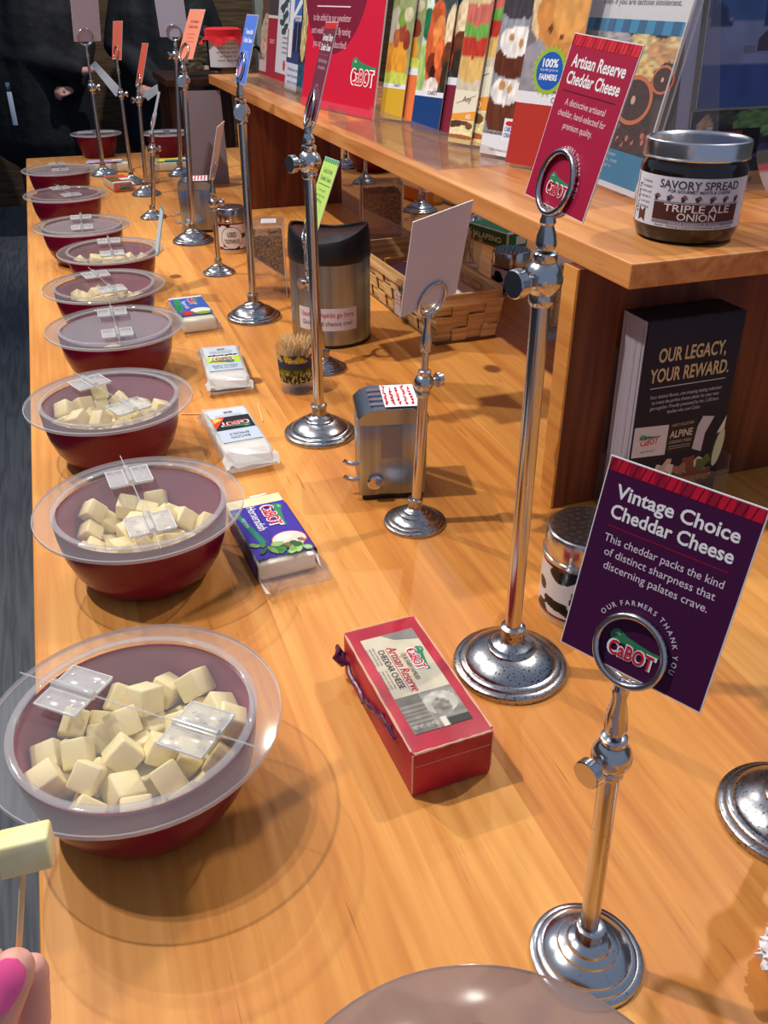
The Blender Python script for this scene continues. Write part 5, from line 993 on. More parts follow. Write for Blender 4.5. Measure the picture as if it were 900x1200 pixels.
def trees(b, mp, H):
    b.rect(0, 0, 1, H, mp, 0, (206, 212, 222)); b.rect(0, 0, 1, .22, mp, .0001, (170, 36, 56))
    for i in range(9): b.ell(.55 + .2 * math.sin(i * 2.1), 1.0 + .08 * i, .18, .07, mp, .0002 + i * .00003, (60, 76, 84), n=10, jit=.3, seed=i)
    for i in range(4): b.rect(.5, .6 + .09 * i, .9, .63 + .09 * i, mp, .0003, (140, 140, 150))
    b.ell(.75, .38, .10, .10, mp, .0003, (200, 60, 80))
def maroon_br(b, mp, H):
    b.rect(0, 0, 1, H, mp, 0, (160, 34, 58)); b.rect(0, 1.35, 1, H, mp, .0001, (70, 60, 64)); b.rect(0, 1.33, 1, 1.39, mp, .0002, (214, 206, 206)); b.text('tours', .5, .8, .2, mp, .0003, (226, 190, 196), width=.5)
def street(b, mp, H):
    b.raster(0, .35, 1, H, 30, 60, food((120, 100, 90), [(.2, .9, .5, .3, (90, 140, 206)), (.7, .7, .35, .4, (150, 70, 56)), (.4, .4, .3, .3, (100, 76, 66)), (.6, .2, .6, .2, (190, 170, 150))], .35, 31, 22), mp, 0, 'print_gloss'); b.rect(0, 0, 1, .35, mp, .0001, (196, 176, 172)); b.rect(0, 0, 1, .12, mp, .0002, (150, 30, 50))
def dark_br(b, mp, H):
    b.raster(0, 0, 1, H, 30, 60, food((30, 40, 60), [(.5, .6, .4, .2, (216, 200, 150)), (.4, .35, .3, .15, (206, 190, 130)), (.6, .85, .5, .1, (120, 96, 50)), (.5, .1, .6, .1, (40, 80, 110))], .3, 35, 18), mp, 0, 'print_gloss')
far = [('far brochure with a street scene above a red foot, leftmost on the shelf', street, 2.40, .11), ('far maroon brochure with a dark photo top', maroon_br, 2.30, .10), ('far pale brochure with dark trees and a red foot', trees, 2.18, .11), ('far brochure with a white building under blue sky', building, 2.055, .125), ('far dark brochure with cheese pictures, left of the contest sign', dark_br, 1.93, .07)]
for i, (lab, fn, yy, wd) in enumerate(far): brochure(None, wd, .30, fn, lab, O=Vector((.535 - .006 * i, yy + .06, ZT + .006)), lean=8, group='brochures at the far end of the shelf')
fh = empty('brochure_holder', (.53, 2.15, ZT + .0003)); tag(fh, 'clear acrylic holder carrying the far brochures', 'brochure holder')
MB().box(-.05, .05, -.33, .33, 0, .002, 'acrylic').build('foot_plate', fh); MB().box(-.022, -.020, -.33, .33, .002, .02, 'acrylic').build('front_lip', fh)
# big leaning sign with teal gingham band in its clear sleeve
def platter(b, mp, H):
    b.rect(0, 0, 1, H, mp, 0, (226, 228, 236)); b.rect(.01, .025, .99, .17, mp, .0001, (40, 130, 176))
    for i, q in enumerate((.62, .66, .58, .30)): b.text(('This creamy cheddar platter', 'is crafted with fruits, nuts', 'and savory spreads for a', 'party of twelve')[i], .34, .142 - .026 * i, .022, mp, .0003, (206, 226, 240), align='l', width=q * .62)
    pic = food((52, 42, 50), [(.62, .82, .26, .20, (226, 206, 150), 0, .5), (.30, .93, .26, .16, (176, 176, 182)), (.72, .66, .16, .14, (226, 196, 130), 0, .5), (.9, .88, .16, .10, (216, 170, 120)), (.52, .52, .20, .16, (190, 130, 96)), (.97, .96, .1, .06, (226, 200, 150)), (.40, .30, .16, .2, (216, 190, 120)), (.45, .05, .2, .14, (226, 206, 150)), (.95, .5, .12, .3, (40, 36, 44)), (.7, .1, .3, .1, (70, 40, 50))], .22, 41, 26)
    b.raster(.0, .17, 1, .66, 90, 60, pic, mp, .0001, 'print_gloss')
    for (cu, cv, R_) in ((.74, .39, .135), (.935, .49, .075)):
        b.ell(cu, cv, R_ * 1.2, R_ * .78, mp, .0003, (214, 120, 76), n=40); b.ell(cu, cv, R_ * 1.02, R_ * .64, mp, .0004, (60, 30, 40), n=40); b.ell(cu, cv, R_ * .14, R_ * .14, mp, .0006, (226, 190, 160), n=14)
        for i in range(9): a = 2 * PI * i / 9; b.poly([(cu + .02 * math.cos(a), cv + .02 * math.sin(a)), (cu + R_ * .92 * math.cos(a - .03), cv + R_ * .58 * math.sin(a - .03)), (cu + R_ * .92 * math.cos(a + .03), cv + R_ * .58 * math.sin(a + .03))], mp, .0005, (110, 50, 54))
    R_ = random.Random(2)
    for i in range(26): b.ell(.70 + R_.uniform(-.2, .22), .235 + R_.uniform(-.05, .05), .014, .014, mp, .0004 + i * .00001, R_.choice([(90, 30, 44), (150, 60, 70), (60, 20, 30), (200, 120, 110)]), n=9)
    b.rect(0, .66, 1, .715, mp, .0002, (52, 150, 200))
    for i in range(7): b.rect(.02 + i * .145, .66, .09 + i * .145, .715, mp, .0004, (24, 104, 156))
    b.text('Create a party plate with our aged cheddar cheese,', .49, .835, .036, mp, .0003, (50, 60, 90), width=.90); b.text('even if you are lactose intolerant.', .56, .775, .036, mp, .0003, (50, 60, 90), width=.70); b.text('Cheese Board', .5, .92, .12, mp, .0003, (40, 60, 120), bold=.02, width=.8)
SO = Vector((.590, on_shelf(745, .572) + .2305, ZT + .004)); TN = -4.5; LN = 10.8
brochure(None, .231, .30, platter, 'large leaning sign with a cheese platter photo and teal gingham band', O=SO, lean=LN, turn=TN, t=.002, name='shelf_sign', cat='sign', group='signs on the shelf')
b = MB(); mp = lean_map((0, 0, 0), LN, TN)
sheet(b, .237, .26, lambda u, v, k=0.: mp(u - .003, v, k + .003), .0014, 'acrylic'); sheet(b, .237, .26, lambda u, v, k=0.: mp(u - .003, v, k - .004), .0016, 'acrylic')
o = b.build('sign_sleeve', None, SO); tag(o, 'clear acrylic sleeve around the large leaning cheese platter sign', 'sign holder')
b = MB(); b.add([(.0, 0, 0), (.09, 0, 0), (.045, 0, .21)] + [(.0, -.002, 0), (.09, -.002, 0), (.045, -.002, .21)], [(0, 1, 2), (3, 5, 4), (0, 3, 4, 1), (1, 4, 5, 2), (2, 5, 3, 0)], 'acrylic'); U_ = Vector(mp(.234, 0, 0)); b.build('side_support', o, (U_.x + .012, U_.y, -.0035))
for uu, kk in ((.234, .0035), (-.003, .0035), (.234, -.006)): c_ = MB(); c_.tube([Vector(mp(uu, .001, kk)), Vector(mp(uu, .26, kk))], .0011, 'lid_edge', 6); c_.build('bright_edge', o)
# jar of savory spread
jr = empty('jam_jar', (.532, .674, ZT + .0003), (0, 0, rad(-38))); jr.scale = (.96, .96, .95); tag(jr, 'jar of dark onion spread with a silver lid on the shelf corner', 'jar')
RJ = .0480; HJ = .078
MB().lathe([(RJ * .82, 0), (RJ * .93, .003), (RJ, .013), (RJ, .060), (RJ * .985, .064), (RJ * .92, .069), (RJ * .90, .071), (RJ * .90, .074)], 'dark_jam', 64).build('glass_jar', jr, sharp=35)
MB().lathe([(RJ * .93, .0722), (RJ * .985, .0724), (RJ * .99, .0735), (RJ * .98, .0745), (RJ * .98, .0845), (RJ * .965, .087), (RJ * .93, .0878), (RJ * .90, .0872), (RJ * .88, .0862), (.0005, .0862)], 'silver_lid', 64, cap1=False).build('metal_lid', jr, sharp=25)
b = MB(); mp = cyl(RJ + .0003)
b.rect(-RJ * 1.36, .0155, RJ * 1.30, .0595, mp, 0, (206, 210, 224), nu=40)
b.rect(-RJ * 1.27, .0155, -RJ * 1.24, .0595, mp, .0002, (40, 40, 50)); b.text('spread', 0, 0, .007, lambda u, v, k=0.: mp(-RJ * 1.17 + v, .026 + u + .010, k), .0002, (60, 60, 70), width=.026, shear=.3)
for i in range(6): b.text(('A combination', 'of caramelized', 'onions and', 'triple ale to', 'accent your', 'cheese')[i], -RJ * 1.06, .052 - .0045 * i, .0036, mp, .0002, (90, 90, 110), align='l', width=.014 - .001 * (i == 5))
b.poly([(-RJ * 1.06, .017), (-RJ * 1.06, .030), (-RJ * .96, .026), (-RJ * .86, .030), (-RJ * .86, .017), (-RJ * .96, .020)], mp, .0002, (90, 54, 44))
b.text('SAVORY SPREAD', .009, .0500, .0098, mp, .0002, (60, 64, 92), width=.074, bold=.016); b.text('FOR GOURMET MEATS & CHEESE', .009, .0466, .0036, mp, .0002, (60, 64, 92), width=.056, bold=.02)
for i in range(7):
    x = -.029 + .0125 * i
    for j, (dx, dy) in enumerate(((0, 0), (.0016, .001), (-.0014, .0008), (.0004, .002), (-.001, -.0012))): b.ell(x + dx, .0415 + dy, .0017, .0013, mp, .0002 + .00004 * j, ((50, 46, 60), (150, 110, 100), (70, 60, 70), (120, 90, 90), (60, 50, 60))[j], n=8, jit=.2, seed=i + j)
b.rect(-RJ * .68, .0382, RJ * 1.05, .0387, mp, .0002, (90, 90, 110), nu=24); b.rect(-RJ * .66, .0222, RJ * 1.02, .0374, mp, .0002, (78, 44, 38), nu=28)
b.text('TRIPLE ALE', .009, .0303, .0092, mp, .0004, (226, 216, 222), width=.060, bold=.012); b.text('ONION', .009, .0233, .0088, mp, .0004, (226, 216, 222), width=.034, bold=.012)
b.rect(-RJ * .66, .0190, RJ * 1.02, .0217, mp, .0002, (130, 126, 140), nu=28); b.text('Hand Crafted & Fresh', .009, .0194, .0025, mp, .0004, (220, 220, 230), width=.045)
b.text('Award - Winning Creative and Innovative Specialty Foods', .009, .0165, .0028, mp, .0002, (70, 60, 80), width=.074)
b.build('label', jr)
# jar with the red cloth top on the far end of the shelf
p = P(264, 84, ZT); rj = empty('jam_jar', (p.x, p.y - .01, ZT + .0003), (0, 0, .1)); tag(rj, 'small jar with a red cloth top on the far end of the shelf', 'jar')
MB().lathe([(.040, 0), (.046, .005), (.047, .08), (.042, .09)], 'dark_jam', 36).build('glass_jar', rj, sharp=35)
b = MB(); mp = cyl(.0474); b.rect(-.062, .014, .062, .082, mp, 0, (220, 218, 222), nu=24)
for i in range(5): b.text(('Vermont', 'wild berry', 'preserves made', 'by hand in', 'small batches')[i], -.004, .068 - .010 * i, .009, mp, .0002, (60, 60, 70), width=(.05, .055, .06, .045, .06)[i])
b.build('label', rj)
b = MB(); n = 48; V = []; Fc = []; rows = [(.0005, .108), (.040, .108), (.050, .104), (.0495, .094), (.0490, .088), (.062, .074)]
for j, (r, z) in enumerate(rows):
    for i in range(n): a = 2 * PI * i / n; k = .006 * math.cos(9 * a) if j == 5 else 0; V.append(((r + k) * math.cos(a), (r + k) * math.sin(a), z + (.007 * math.cos(5 * a + 1) if j == 5 else 0)))
for j in range(len(rows) - 1):
    for i in range(n): Fc.append((j * n + i, j * n + (i + 1) % n, (j + 1) * n + (i + 1) % n, (j + 1) * n + i))
b.add(V, Fc, 'red_cloth', True); b.build('cloth_top', rj)
# framed snow picture and dark brochure at the right edge
def snow(b, mp, H):
    def fn(u, v):
        c = np.zeros(u.shape + (3,)); c[:] = np.array((62, 92, 150)) / 255.; hills = .50 + .05 * vn(u, v * 0, 4, 3); c[v < hills] = np.array((120, 134, 176)) / 255.; c[(v < .26)] = np.array((52, 76, 142)) / 255.
        tr = (vn(u, v, 9, 5) > .5) & (v > .48) & (v < .80) & (((u > .02) & (u < .22)) | ((u > .50) & (u < .62)) | ((u > .70) & (u < .80))); c[tr] = np.array((44, 60, 104)) / 255.
        return c * (1 + .16 * (vn(u, v, 10, 9) - .5))[..., None]
    b.raster(0, 0, 1, H, 60, 60, fn, mp, .0001, 'print_gloss')
    b.poly([(.48, .38), (.48, .46), (.55, .52), (.62, .45), (.62, .38)], mp, .0003, (70, 70, 90)); b.rect(.62, .38, .92, .45, mp, .0003, (120, 70, 84)); b.poly([(.55, .52), (.62, .45), (.93, .45), (.88, .52)], mp, .0004, (150, 160, 190)); b.rect(.36, .37, .46, .42, mp, .0003, (110, 116, 140))
PX0, PYY = .640, .840; SNOWZ = ZT + .085
def upr(O): O = Vector(O); return O
brochure(None, .14, .16, snow, 'blue snowy barn picture in a clear stand at the right edge', O=Vector((PX0 + .012, PYY - .001, SNOWZ)), lean=4, turn=90, dz=0, name='picture', cat='picture', group='things at the right end of the shelf', t=.0012)
b = MB(); mp = lean_map((0, 0, 0), 4, 90)
sheet(b, .23, SNOWZ - ZT + .15, lambda u, v, k=0.: mp(u, v, k - .008), .003, 'acrylic', u0=-.008); b.box(-.008, .222, -.02, .05, 0, .002, 'acrylic')
o = b.build('picture_stand', None, (PX0, PYY, ZT + .0005)); tag(o, 'clear stand behind the jar carrying the snowy picture and the dark cheese ad', 'picture stand')
sb = MB(); sheet(sb, .016, .20, lambda u, v, k=0.: mp(u, v, k - .001), .0006, 'print', (176, 190, 226), u0=-.006, v0=.004); sb.build('pale_side_strip', o)
def darkad(b, mp, H):
    b.raster(0, 0, 1, H, 50, 30, food((34, 30, 36), [(.12, .65, .08, .3, (176, 150, 110)), (.55, .85, .2, .16, (90, 130, 70)), (.75, .75, .12, .12, (110, 150, 90)), (.3, .9, .1, .1, (60, 70, 50)), (.8, .45, .3, .1, (70, 60, 110))], .3, 51, 24), mp, .0001, 'print_gloss')
    b.rect(.16, .22, .62, .40, mp, .0003, (24, 24, 28)); b.rect(.14, .22, .19, .42, mp, .0003, (206, 206, 206)); b.rect(.24, .32, .46, .39, mp, .0004, (120, 50, 60)); b.text('Extra Sharp', .36, .245, .05, mp, .0005, (206, 206, 210), width=.26); b.rect(0, 0, 1, .10, mp, .0004, (170, 140, 110)); b.text('cabotcheese.coop', .36, .03, .06, mp, .0006, (70, 50, 40), width=.5)
brochure(None, .15, SNOWZ - ZT - .006, darkad, 'dark cheese advertisement below the snowy picture, behind the jar', O=Vector((PX0 + .012, PYY - .001, ZT + .003)), lean=4, turn=90, name='picture', cat='picture', group='things at the right end of the shelf', t=.0012)
# loose leaflet standing at the right edge
b = MB(); mp = plane((0, 0, 0), (1, 0, 0), (0, .05, 1)); n = 12; cols_ = []; Vf = []
for k in (0, -.0006):
    for i in range(n + 1):
        t = i / n; x = .026 * (1 - t) ** 1.5; Vf += [mp(x, t * .047, k), mp(.085, t * .055, k + .02)]
        cols_ += [lin(np.array((96, 108, 104) if t > .72 else (206, 110, 126) if t > .52 else (226, 224, 230)) / 255.)] * 2
Fc = []; m_ = 2 * (n + 1)
for i in range(n): q = 2 * i; Fc += [(q, q + 1, q + 3, q + 2), (m_ + q, m_ + q + 2, m_ + q + 3, m_ + q + 1), (q, q + 2, m_ + q + 2, m_ + q)]
b.add(Vf, Fc, 'print', True, cols=cols_); o = b.build('leaflet', None, (.702, .790, ZT + .0005)); tag(o, 'curved leaflet with a grey and pink top at the right edge, beside the jar', 'leaflet')

# ------------------------------------------------------------------ small things behind and beside
def pack(c, yaw, sx, sy, sz, col, col2, label, text=None):
    b = MB(); b.box(-sx / 2, sx / 2, -sy / 2, sy / 2, 0, sz, 'white_wrap', .003); mpf = lambda u, v, k=0.: (u, -(sy / 2 + .0005 + k), v); mpt = lambda u, v, k=0.: (u, v, sz + .0005 + k)
    b.rect(-sx * .46, sz * .06, sx * .46, sz * .92, mpf, 0, col); b.rect(-sx * .46, -sy * .46, sx * .46, sy * .46, mpt, 0, col); b.rect(-sx * .1, sz * .2, sx * .4, sz * .75, mpf, .0002, col2)
    mps = lambda u, v, k=0.: (-(sx / 2 + .0005 + k), -u, v); b.rect(-sy * .46, sz * .06, sy * .46, sz * .92, mps, 0, col)
    if text: b.text(text, 0, sz * .25, sz * .5, mps, .0004, (230, 236, 226), width=sy * .7, bold=.02)
    o = b.build('cheese_bar', None, c, (0, 0, rad(yaw))); tag(o, label, 'cheese bar', 'cheese bars on the far side under the shelf')
p = P(487, 236); pack((p.x + .02, p.y, .0003), 8, .05, .12, .035, (238, 130, 30), (250, 190, 80), 'orange cheese bar under the shelf, behind the rear acrylic box')
p = P(572, 285); pack((p.x + .025, p.y + .01, .0003), 14, .055, .135, .032, (30, 120, 70), (230, 240, 230), 'green cheese bar under the shelf, behind the rear glass', 'JALAPENO')
p = P(525, 240); pack((p.x + .03, p.y, .0003), 12, .05, .10, .035, (190, 200, 206), (60, 130, 150), 'pale grey and teal cheese bar under the shelf, behind the card back')
p = P(655, 330); pack((p.x + .03, p.y + .01, .0003), 12, .05, .10, .03, (206, 160, 150), (60, 60, 66), 'pinkish cheese bar under the shelf, beside the tall glass')
p = P(520, 222); o = bowl_mesh().build('tasting_bowl', None, (.96 - .06, 2.62, .0003)); tag(o, 'maroon bowl on the far side of the counter, seen through under the shelf', 'bowl')
# crumpled napkin at the right edge
R_ = random.Random(9); bm = bmesh.new(); bmesh.ops.create_icosphere(bm, subdivisions=4, radius=.020)
for v_ in bm.verts:
    d = v_.co.normalized(); k = .78 + .35 * abs(math.sin(9 * d.x + 4 * d.y)) * abs(math.cos(8 * d.z + 5 * d.x)) + R_.uniform(-.06, .06); v_.co = d * .020 * k; v_.co.z = max(v_.co.z, -.014)
bm.verts.index_update(); b = MB().add([tuple(v_.co) for v_ in bm.verts], [tuple(q.index for q in f.verts) for f in bm.faces], 'paper'); bm.free()
p = P(930, 1140); o = b.build('crumpled_napkin', None, (p.x, p.y, .0143)); tag(o, 'crumpled white napkin at the lower right edge', 'napkin')
# teal card leaning by the sixth bowl
p = P(186, 309, 0); b = MB(); sheet(b, .05, .070, plane((0, 0, 0), (0, -1, 0), (.30, 0, 1)), .0008, 'print', (84, 150, 160)); b.rect(.003, .003, .047, .067, plane((0, 0, 0), (0, -1, 0), (.30, 0, 1)), .0002, (70, 140, 152))
tq = P(188.5, 275, .095); o = MB(); mpt = plane((0, 0, 0), (math.sin(rad(0)), -math.cos(rad(0)), 0), (.26, 0, 1)); sheet(o, .045, .078, mpt, .0008, 'print', (84, 150, 160), u0=-.022); o.rect(-.020, .003, .021, .075, mpt, .0002, (200, 210, 214)); o = o.build('sign_card', None, (P(183, 297, .0725).x, P(183, 297, .0725).y, .0722)); tag(o, 'thin teal card leaning up from the lid of the sixth bowl', 'card', 'cards held by the chrome stands')
# wall-side table with a clear jar behind the far end of the shelf
t_ = empty('display_table', (P(236, 90, FZ + 1.05).x, 4.3, FZ)); tag(t_, 'pale edged display table behind the far end of the shelf', 'table')
MB().box(-.16, .20, -.25, .25, 1.02, 1.05, 'shaded_stained_pine', .004).build('tabletop', t_)
for sx in (-.12, .16):
    for sy in (-.2, .2): MB().box(sx - .025, sx + .025, sy - .025, sy + .025, 0, 1.02, 'shaded_stained_pine').build('leg', t_)
cj = empty('cracker_jar', (P(232, 90, FZ + 1.05).x, 4.2, FZ + 1.0503)); tag(cj, 'clear jar of crackers on the display table behind the red topped jar', 'jar')
MB().lathe([(.075, 0), (.08, .01), (.08, .17), (.06, .19)], 'glass', 36).build('glass_jar', cj)
b = MB(); R_ = random.Random(7)
for i in range(36):
    a = R_.uniform(0, 6.3); q = .055 * math.sqrt(R_.random()); b.box(-.018, .018, -.018, .018, -.003, .003, 'toothpick', .001, Matrix.Translation((q * math.cos(a), q * math.sin(a), .022 + .0035 * i)) @ Euler((R_.uniform(-.5, .5), R_.uniform(-.5, .5), R_.uniform(0, 3))).to_matrix().to_4x4())
cr = b.build('cracker_pile', None, cj.location); tag(cr, 'heap of pale crackers inside the clear jar', 'crackers', kind='stuff')
# large grey board behind the far napkin dispenser
p = P(252, 240); b = MB(); mpb = plane((0, 0, 0), (1, -.12, 0), (0, .12, 1)); sheet(b, .105, .235, mpb, .004, 'print', (150, 138, 146)); o = b.build('display_board', None, (P(222, 225).x + .022, P(222, 225).y + .10, .0005)); tag(o, 'grey blank display board standing behind the far napkin dispenser', 'board')
# ------------------------------------------------------------------ people
def fuse(chains, voxel, smooth=4, extra=None):
    b = MB()
    for pts, rs in chains:
        pts = [Vector(p) for p in pts]; q = []; r = []
        d0 = (pts[0] - pts[1]).normalized(); d1 = (pts[-1] - pts[-2]).normalized()
        q += [pts[0] + d0 * rs[0] * .92, pts[0] + d0 * rs[0] * .6]; r += [rs[0] * .35, rs[0] * .78]
        for i in range(len(pts) - 1):
            for k in range(5): t = k / 5; q.append(pts[i].lerp(pts[i + 1], t)); r.append(rs[i] * (1 - t) + rs[i + 1] * t)
        q += [pts[-1], pts[-1] + d1 * rs[-1] * .6, pts[-1] + d1 * rs[-1] * .92]; r += [rs[-1], rs[-1] * .78, rs[-1] * .35]
        b.tube(q, r, 'skin', 14)
    if extra: extra(b)
    me = bpy.data.meshes.new('tmp'); me.from_pydata(b.V, [], b.F); o = bpy.data.objects.new('tmp', me); COL.objects.link(o)
    m = o.modifiers.new('r', 'REMESH'); m.mode = 'VOXEL'; m.voxel_size = voxel
    if smooth: s_ = o.modifiers.new('s', 'SMOOTH'); s_.iterations = smooth; s_.factor = .5
    dg = bpy.context.evaluated_depsgraph_get(); e = o.evaluated_get(dg).to_mesh()
    V = [tuple(v.co) for v in e.vertices]; Fc = [tuple(p.vertices) for p in e.polygons]; o.evaluated_get(dg).to_mesh_clear(); bpy.data.objects.remove(o)
    return V, Fc
def hand_chains(T, curl=.5, sc=1.):
    out = []; X = lambda p: T @ (Vector(p) * sc)
    for x, ln, r in ((-.030, .070, .0092), (-.010, .078, .0095), (.010, .072, .0092), (.029, .056, .0080)):
        out.append(([X((x * .35, .0, 0)), X((x * .9, .045, .002)), X((x, .085, 0))], [.015 * sc, .0135 * sc, .0115 * sc]))
        p = Vector((x, .085, 0)); a = 0; ch = [p.copy()]
        for k, f in enumerate((.45, .31, .24)):
            a += curl * (1.0, 1.25, .8)[k]; p = p + Vector((0, math.cos(a), -math.sin(a))) * ln * f; ch.append(p.copy())
        out.append(([X(q) for q in ch], [r * sc * 1.08, r * sc, r * sc * .93, r * sc * .8]))
    out.append(([X(q) for q in ((-.010, .012, -.004), (-.040, .042, -.016), (-.050, .070, -.026), (-.046, .094, -.036))], [.016 * sc, .0125 * sc, .0105 * sc, .0090 * sc]))
    return out
def person(X0, Y0, label, hands, facing=0.):
    """standing adult in a long dark coat facing the camera; hands = two wrist points with pointing directions, given relative to the root"""
    root = empty('person', (X0, Y0, FZ)); tag(root, label, 'person', 'people beyond the counter')
    ch = [([(0, 0, .92), (0, 0, 1.15), (0, .01, 1.36)], [.15, .14, .145]), ([(-.07, .0, .93), (.07, .0, .93)], [.12, .12]), ([(-.15, .01, 1.39), (.15, .01, 1.39)], [.07, .07]),
          ([(0, .01, 1.40), (0, .0, 1.52)], [.062, .055]), ([(0, -.005, 1.585), (0, .01, 1.65)], [.072, .088]), ([(0, -.03, 1.545), (0, -.05, 1.545)], [.045, .035]), ([(0, -.088, 1.615), (0, -.105, 1.59)], [.010, .014])]
    for s in (-1, 1):
        ch.append(([(s * .09, 0, .90), (s * .10, -.01, .48), (s * .10, .02, .10)], [.095, .062, .042])); ch.append(([(s * .10, .03, .05), (s * .115, -.13, .035)], [.04, .032])); ch.append(([(s * .088, .01, 1.60), (s * .092, .012, 1.63)], [.012, .018]))
    sleeves = []
    for s, (wr, dr, roll) in zip((-1, 1), hands):
        wr = Vector(wr); dr = Vector(dr).normalized(); sh_ = Vector((s * .19, .01, 1.38)); el = Vector((s * .30, -.02, 1.08)); 
        ch.append(([sh_, el, wr], [.055, .042, .028])); sleeves.append((sh_, el, wr))
        z = Vector((0, 0, 1)); x = dr.cross(z).normalized(); zz = x.cross(dr); T = Matrix.Translation(wr) @ Matrix((x, dr, zz)).transposed().to_4x4() @ Matrix.Rotation(roll, 4, 'Y')
        ch += hand_chains(T, .75, 1.0)
    V, Fc = fuse(ch, .0085, 3); MB().add(V, Fc, 'skin_far', True).build('body', root, sharp=180)
    cc_ = [([(0, .0, .56), (0, 0, .85), (0, 0, 1.15), (0, .01, 1.36)], [.255, .235, .215, .20]), ([(-.17, .0, .58), (-.15, 0, .95), (-.15, 0, 1.25)], [.16, .17, .16]), ([(.17, .0, .58), (.15, 0, .95), (.15, 0, 1.25)], [.16, .17, .16]), ([(-.18, .01, 1.385), (.18, .01, 1.385)], [.105, .105]), ([(0, .02, 1.42), (0, .02, 1.49)], [.10, .085])]
    for sh_, el, wr in sleeves: cc_.append(([sh_, el, el.lerp(wr, .93)], [.10, .085, .060]))
    V, Fc = fuse(cc_, .016, 4); MB().add(V, Fc, 'coat_fabric', True).build('coat', root, sharp=180)
    V, Fc = fuse([([(s * .09, 0, .90), (s * .10, -.01, .48), (s * .105, .02, .06)], [.12, .092, .085]) for s in (-1, 1)], .012, 3); MB().add(V, Fc, 'jeans', True).build('jeans', root, sharp=180)
    for s in (-1, 1):
        V, Fc = fuse([([(s * .105, .05, .045), (s * .12, -.15, .040)], [.046, .042])], .008, 3); MB().add(V, Fc, 'leather', True).build('shoe', root, sharp=180)
    V, Fc = fuse([([(0, .03, 1.66), (0, .035, 1.70)], [.098, .080]), ([(0, .07, 1.50), (0, .06, 1.62)], [.075, .085])], .012, 3); MB().add(V, Fc, 'hair', True).build('hair', root, sharp=180)
    for s in (-1, 1): MB().lathe([(.011, 0), (.009, .004), (.001, .006)], 'black', 12, xf=Matrix.Translation((s * .032, -.082, 1.625)) @ Matrix.Rotation(PI / 2, 4, 'X')).build('eye', root)
    MB().tube([(-.022, -.084, 1.553), (0, -.090, 1.551), (.022, -.084, 1.553)], [.003, .005, .003], 'nail', 8).build('mouth', root)
    return root
Hh = 1.0
pl = person(-.02, 6.25, 'person in a long dark coat at the far left, one hand raised with a napkin', [((.27, -.30, .96), (1, -.1, .12), .3), ((.20, -.22, .86), (-.8, -.4, .1), 0)])
t_ = MB(); t_.box(-.014, .014, -.006, .0, -.24, -.06, 'tag_white', .003); t_.box(-.013, .013, -.006, .0, -.055, -.01, 'steel', .003); t_.tube([(0, 0, -.01), (0, .02, .10)], .004, 'black', 6); t_.build('hanging_tag', pl, (-.16, -.245, .92))
pr_ = person(.78, 6.20, 'person in a dark coat right of the other one, holding a white napkin', [((-.12, -.30, .86), (-1, -.15, .05), -.3), ((.22, -.30, .95), (-.7, -.5, .2), .2)])
def leafp(c, w_, h, rot, label):
    b = MB(); V = []; Fc = []; n = 8
    for k in (0, .003):
        for i in range(n + 1): t = i / n; V += [(-w_ / 2 * (1 - .5 * t), .05 * t * t + k, h * t), (w_ / 2 * (1 - .2 * t), .03 * t + k, h * t)]
    m_ = 2 * (n + 1)
    for i in range(n): q = 2 * i; Fc += [(q, q + 1, q + 3, q + 2), (m_ + q, m_ + q + 2, m_ + q + 3, m_ + q + 1), (q, q + 2, m_ + q + 2, m_ + q), (q + 1, m_ + q + 1, m_ + q + 3, q + 3)]
    b.add(V, Fc, 'paper', True); o = b.build('napkin', None, c, rot); tag(o, label, 'napkin', 'napkins held by the people')
leafp((.43, 5.86, -.055), .055, .20, (0, rad(-38), 0), 'white napkin held in the left persons raised hand')
leafp((.57, 5.78, -.07), .05, .17, (0, rad(62), 0), 'white napkin held in the right persons hand')
# black shoulder bag beside the far end of the shelf
bg_ = empty('shoulder_bag', (1.24, 5.85, -.30)); tag(bg_, 'black leather bag hanging at the right side of the right person', 'bag')
V, Fc = fuse([([(0, 0, 0), (.02, 0, .16)], [.12, .09])], .012, 4); MB().add(V, Fc, 'leather', True).build('pouch', bg_, sharp=180)
MB().tube([(.02 + .07 * math.cos(a), 0, .22 + .26 * math.sin(a)) for a in np.linspace(0, PI, 16)], .010, 'leather', 8).build('handle', bg_)

# the visitor's hand in the foreground, holding a cube on a toothpick
def Q(px, py, d): return D(px, py, d)
hn = empty('hand', Q(-60, 1340, .335)); hn0 = Vector(hn.location); tag(hn, 'hand with a pink painted thumbnail at the lower left corner, holding a toothpick', 'person')
rel = lambda p: p - hn0
th = [rel(Q(-150, 1420, .335)), rel(Q(-95, 1310, .312)), rel(Q(-20, 1205, .300)), rel(Q(15, 1138, .302))]
ix = [rel(Q(-20, 1400, .360)), rel(Q(20, 1290, .338)), rel(Q(34, 1196, .324)), rel(Q(36, 1138, .318))]
md = [rel(Q(-60, 1400, .375)), rel(Q(-40, 1270, .352)), rel(Q(-22, 1180, .336)), rel(Q(-14, 1130, .328))]
rg = [rel(Q(-110, 1410, .385)), rel(Q(-120, 1290, .366)), rel(Q(-100, 1230, .350)), rel(Q(-84, 1210, .338))]
pk_ = [rel(Q(-160, 1430, .390)), rel(Q(-180, 1340, .376)), rel(Q(-165, 1290, .362)), rel(Q(-150, 1275, .352))]
wrist = rel(Q(-250, 1640, .400)); fore = rel(Q(-420, 1950, .46))
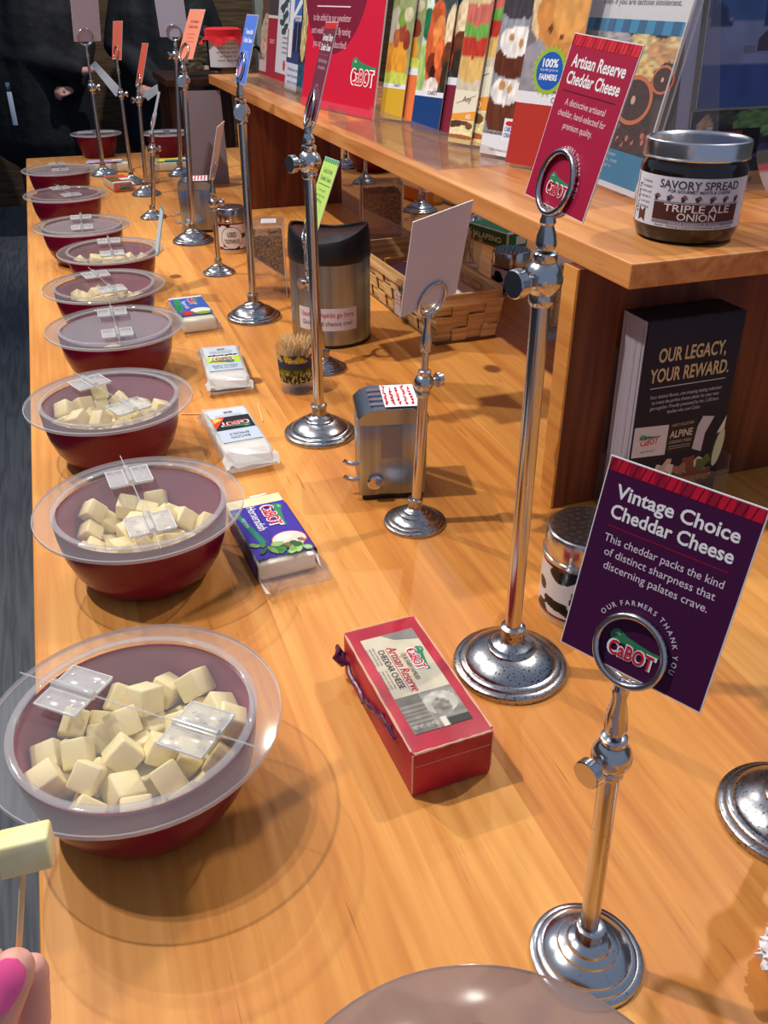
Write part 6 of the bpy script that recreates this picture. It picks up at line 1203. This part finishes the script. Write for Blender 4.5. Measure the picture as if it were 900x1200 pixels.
ch = [(th, [.0140, .0118, .0106, .0080]), (ix, [.0100, .0090, .0080, .0066]), (md, [.0102, .0092, .0082, .0068]), (rg, [.0098, .0086, .0078, .0066]), (pk_, [.0088, .0076, .0068, .0058]),
      ([wrist, ix[0]], [.021, .0125]), ([wrist, md[0]], [.022, .0130]), ([wrist, rg[0]], [.022, .0125]), ([wrist, pk_[0]], [.020, .0115]), ([wrist, th[0]], [.020, .0160]), ([wrist, fore], [.026, .036])]
V, Fc = fuse(ch, .0011, 5); MB().add(V, Fc, 'skin', True).build('skin', hn, sharp=180)
# painted nail: a shell over the camera side of the thumb tip
ax = (th[3] - th[2]).normalized(); toC = (CAM - Q(13, 1142, .3)).normalized(); nrm = (toC - ax * toC.dot(ax)); nrm = (nrm.normalized() * .96 + _R * -.10).normalized(); sd = ax.cross(nrm).normalized()
b = MB(); V = []; Fc = []; nu, nv = 12, 14; c0 = th[3] - ax * .002
for layer in (0, 1):
    for j in range(nv + 1):
        t = j / nv; wv = .0062 * (min(1, math.sqrt(max(0, 1 - (2 * max(t - .5, 0)) ** 2.4)))) * (.90 + .1 * min(1, t * 3)) if t < 1 else .0002
        if t < .12: wv *= .80 + .2 * (t / .12)
        for i in range(nu + 1):
            x = (2 * i / nu - 1) * wv; hgt = .0086 + (1 - t) * .0022 - x * x * 52 - max(0, t - .55) ** 2 * .012 - (.0006 if layer else 0)
            V.append(c0 + ax * ((t - .42) * .0165) + sd * x + nrm * hgt)
q = (nu + 1) * (nv + 1)
for j in range(nv):
    for i in range(nu): a = j * (nu + 1) + i; Fc.append((a, a + 1, a + nu + 2, a + nu + 1)); Fc.append((q + a, q + a + nu + 1, q + a + nu + 2, q + a + 1))
b.add(V, Fc, 'nail', True); no = b.build('thumb_nail', hn, sharp=180); no['label'] = 'glossy pink thumbnail'
A = Q(20, 1150, .312); Bq = Q(29, 985, .304)
o = MB().tube([(0, 0, 0), (0, 0, .002), (0, 0, (Bq - A).length)], [.0004, .0011, .0011], 'toothpick', 8).build('toothpick', None, A, (Bq - A).to_track_quat('Z', 'Y').to_euler()); tag(o, 'toothpick pinched by the hand at the lower left', 'toothpick')
o = MB().box(-.0088, .0088, -.0065, .0065, -.0062, .0062, 'cheese', .0012, smooth=True).build('cheese_cube', None, Q(30, 995, .302), (0, 0, 0), sharp=50)
M3 = Matrix((_R, _FW, _UP)).transposed(); o.rotation_euler = (M3 @ Euler((rad(12), rad(-9), rad(14))).to_matrix()).to_euler(); tag(o, 'oblong cheese piece on the toothpick held by the hand', 'cheese cube')
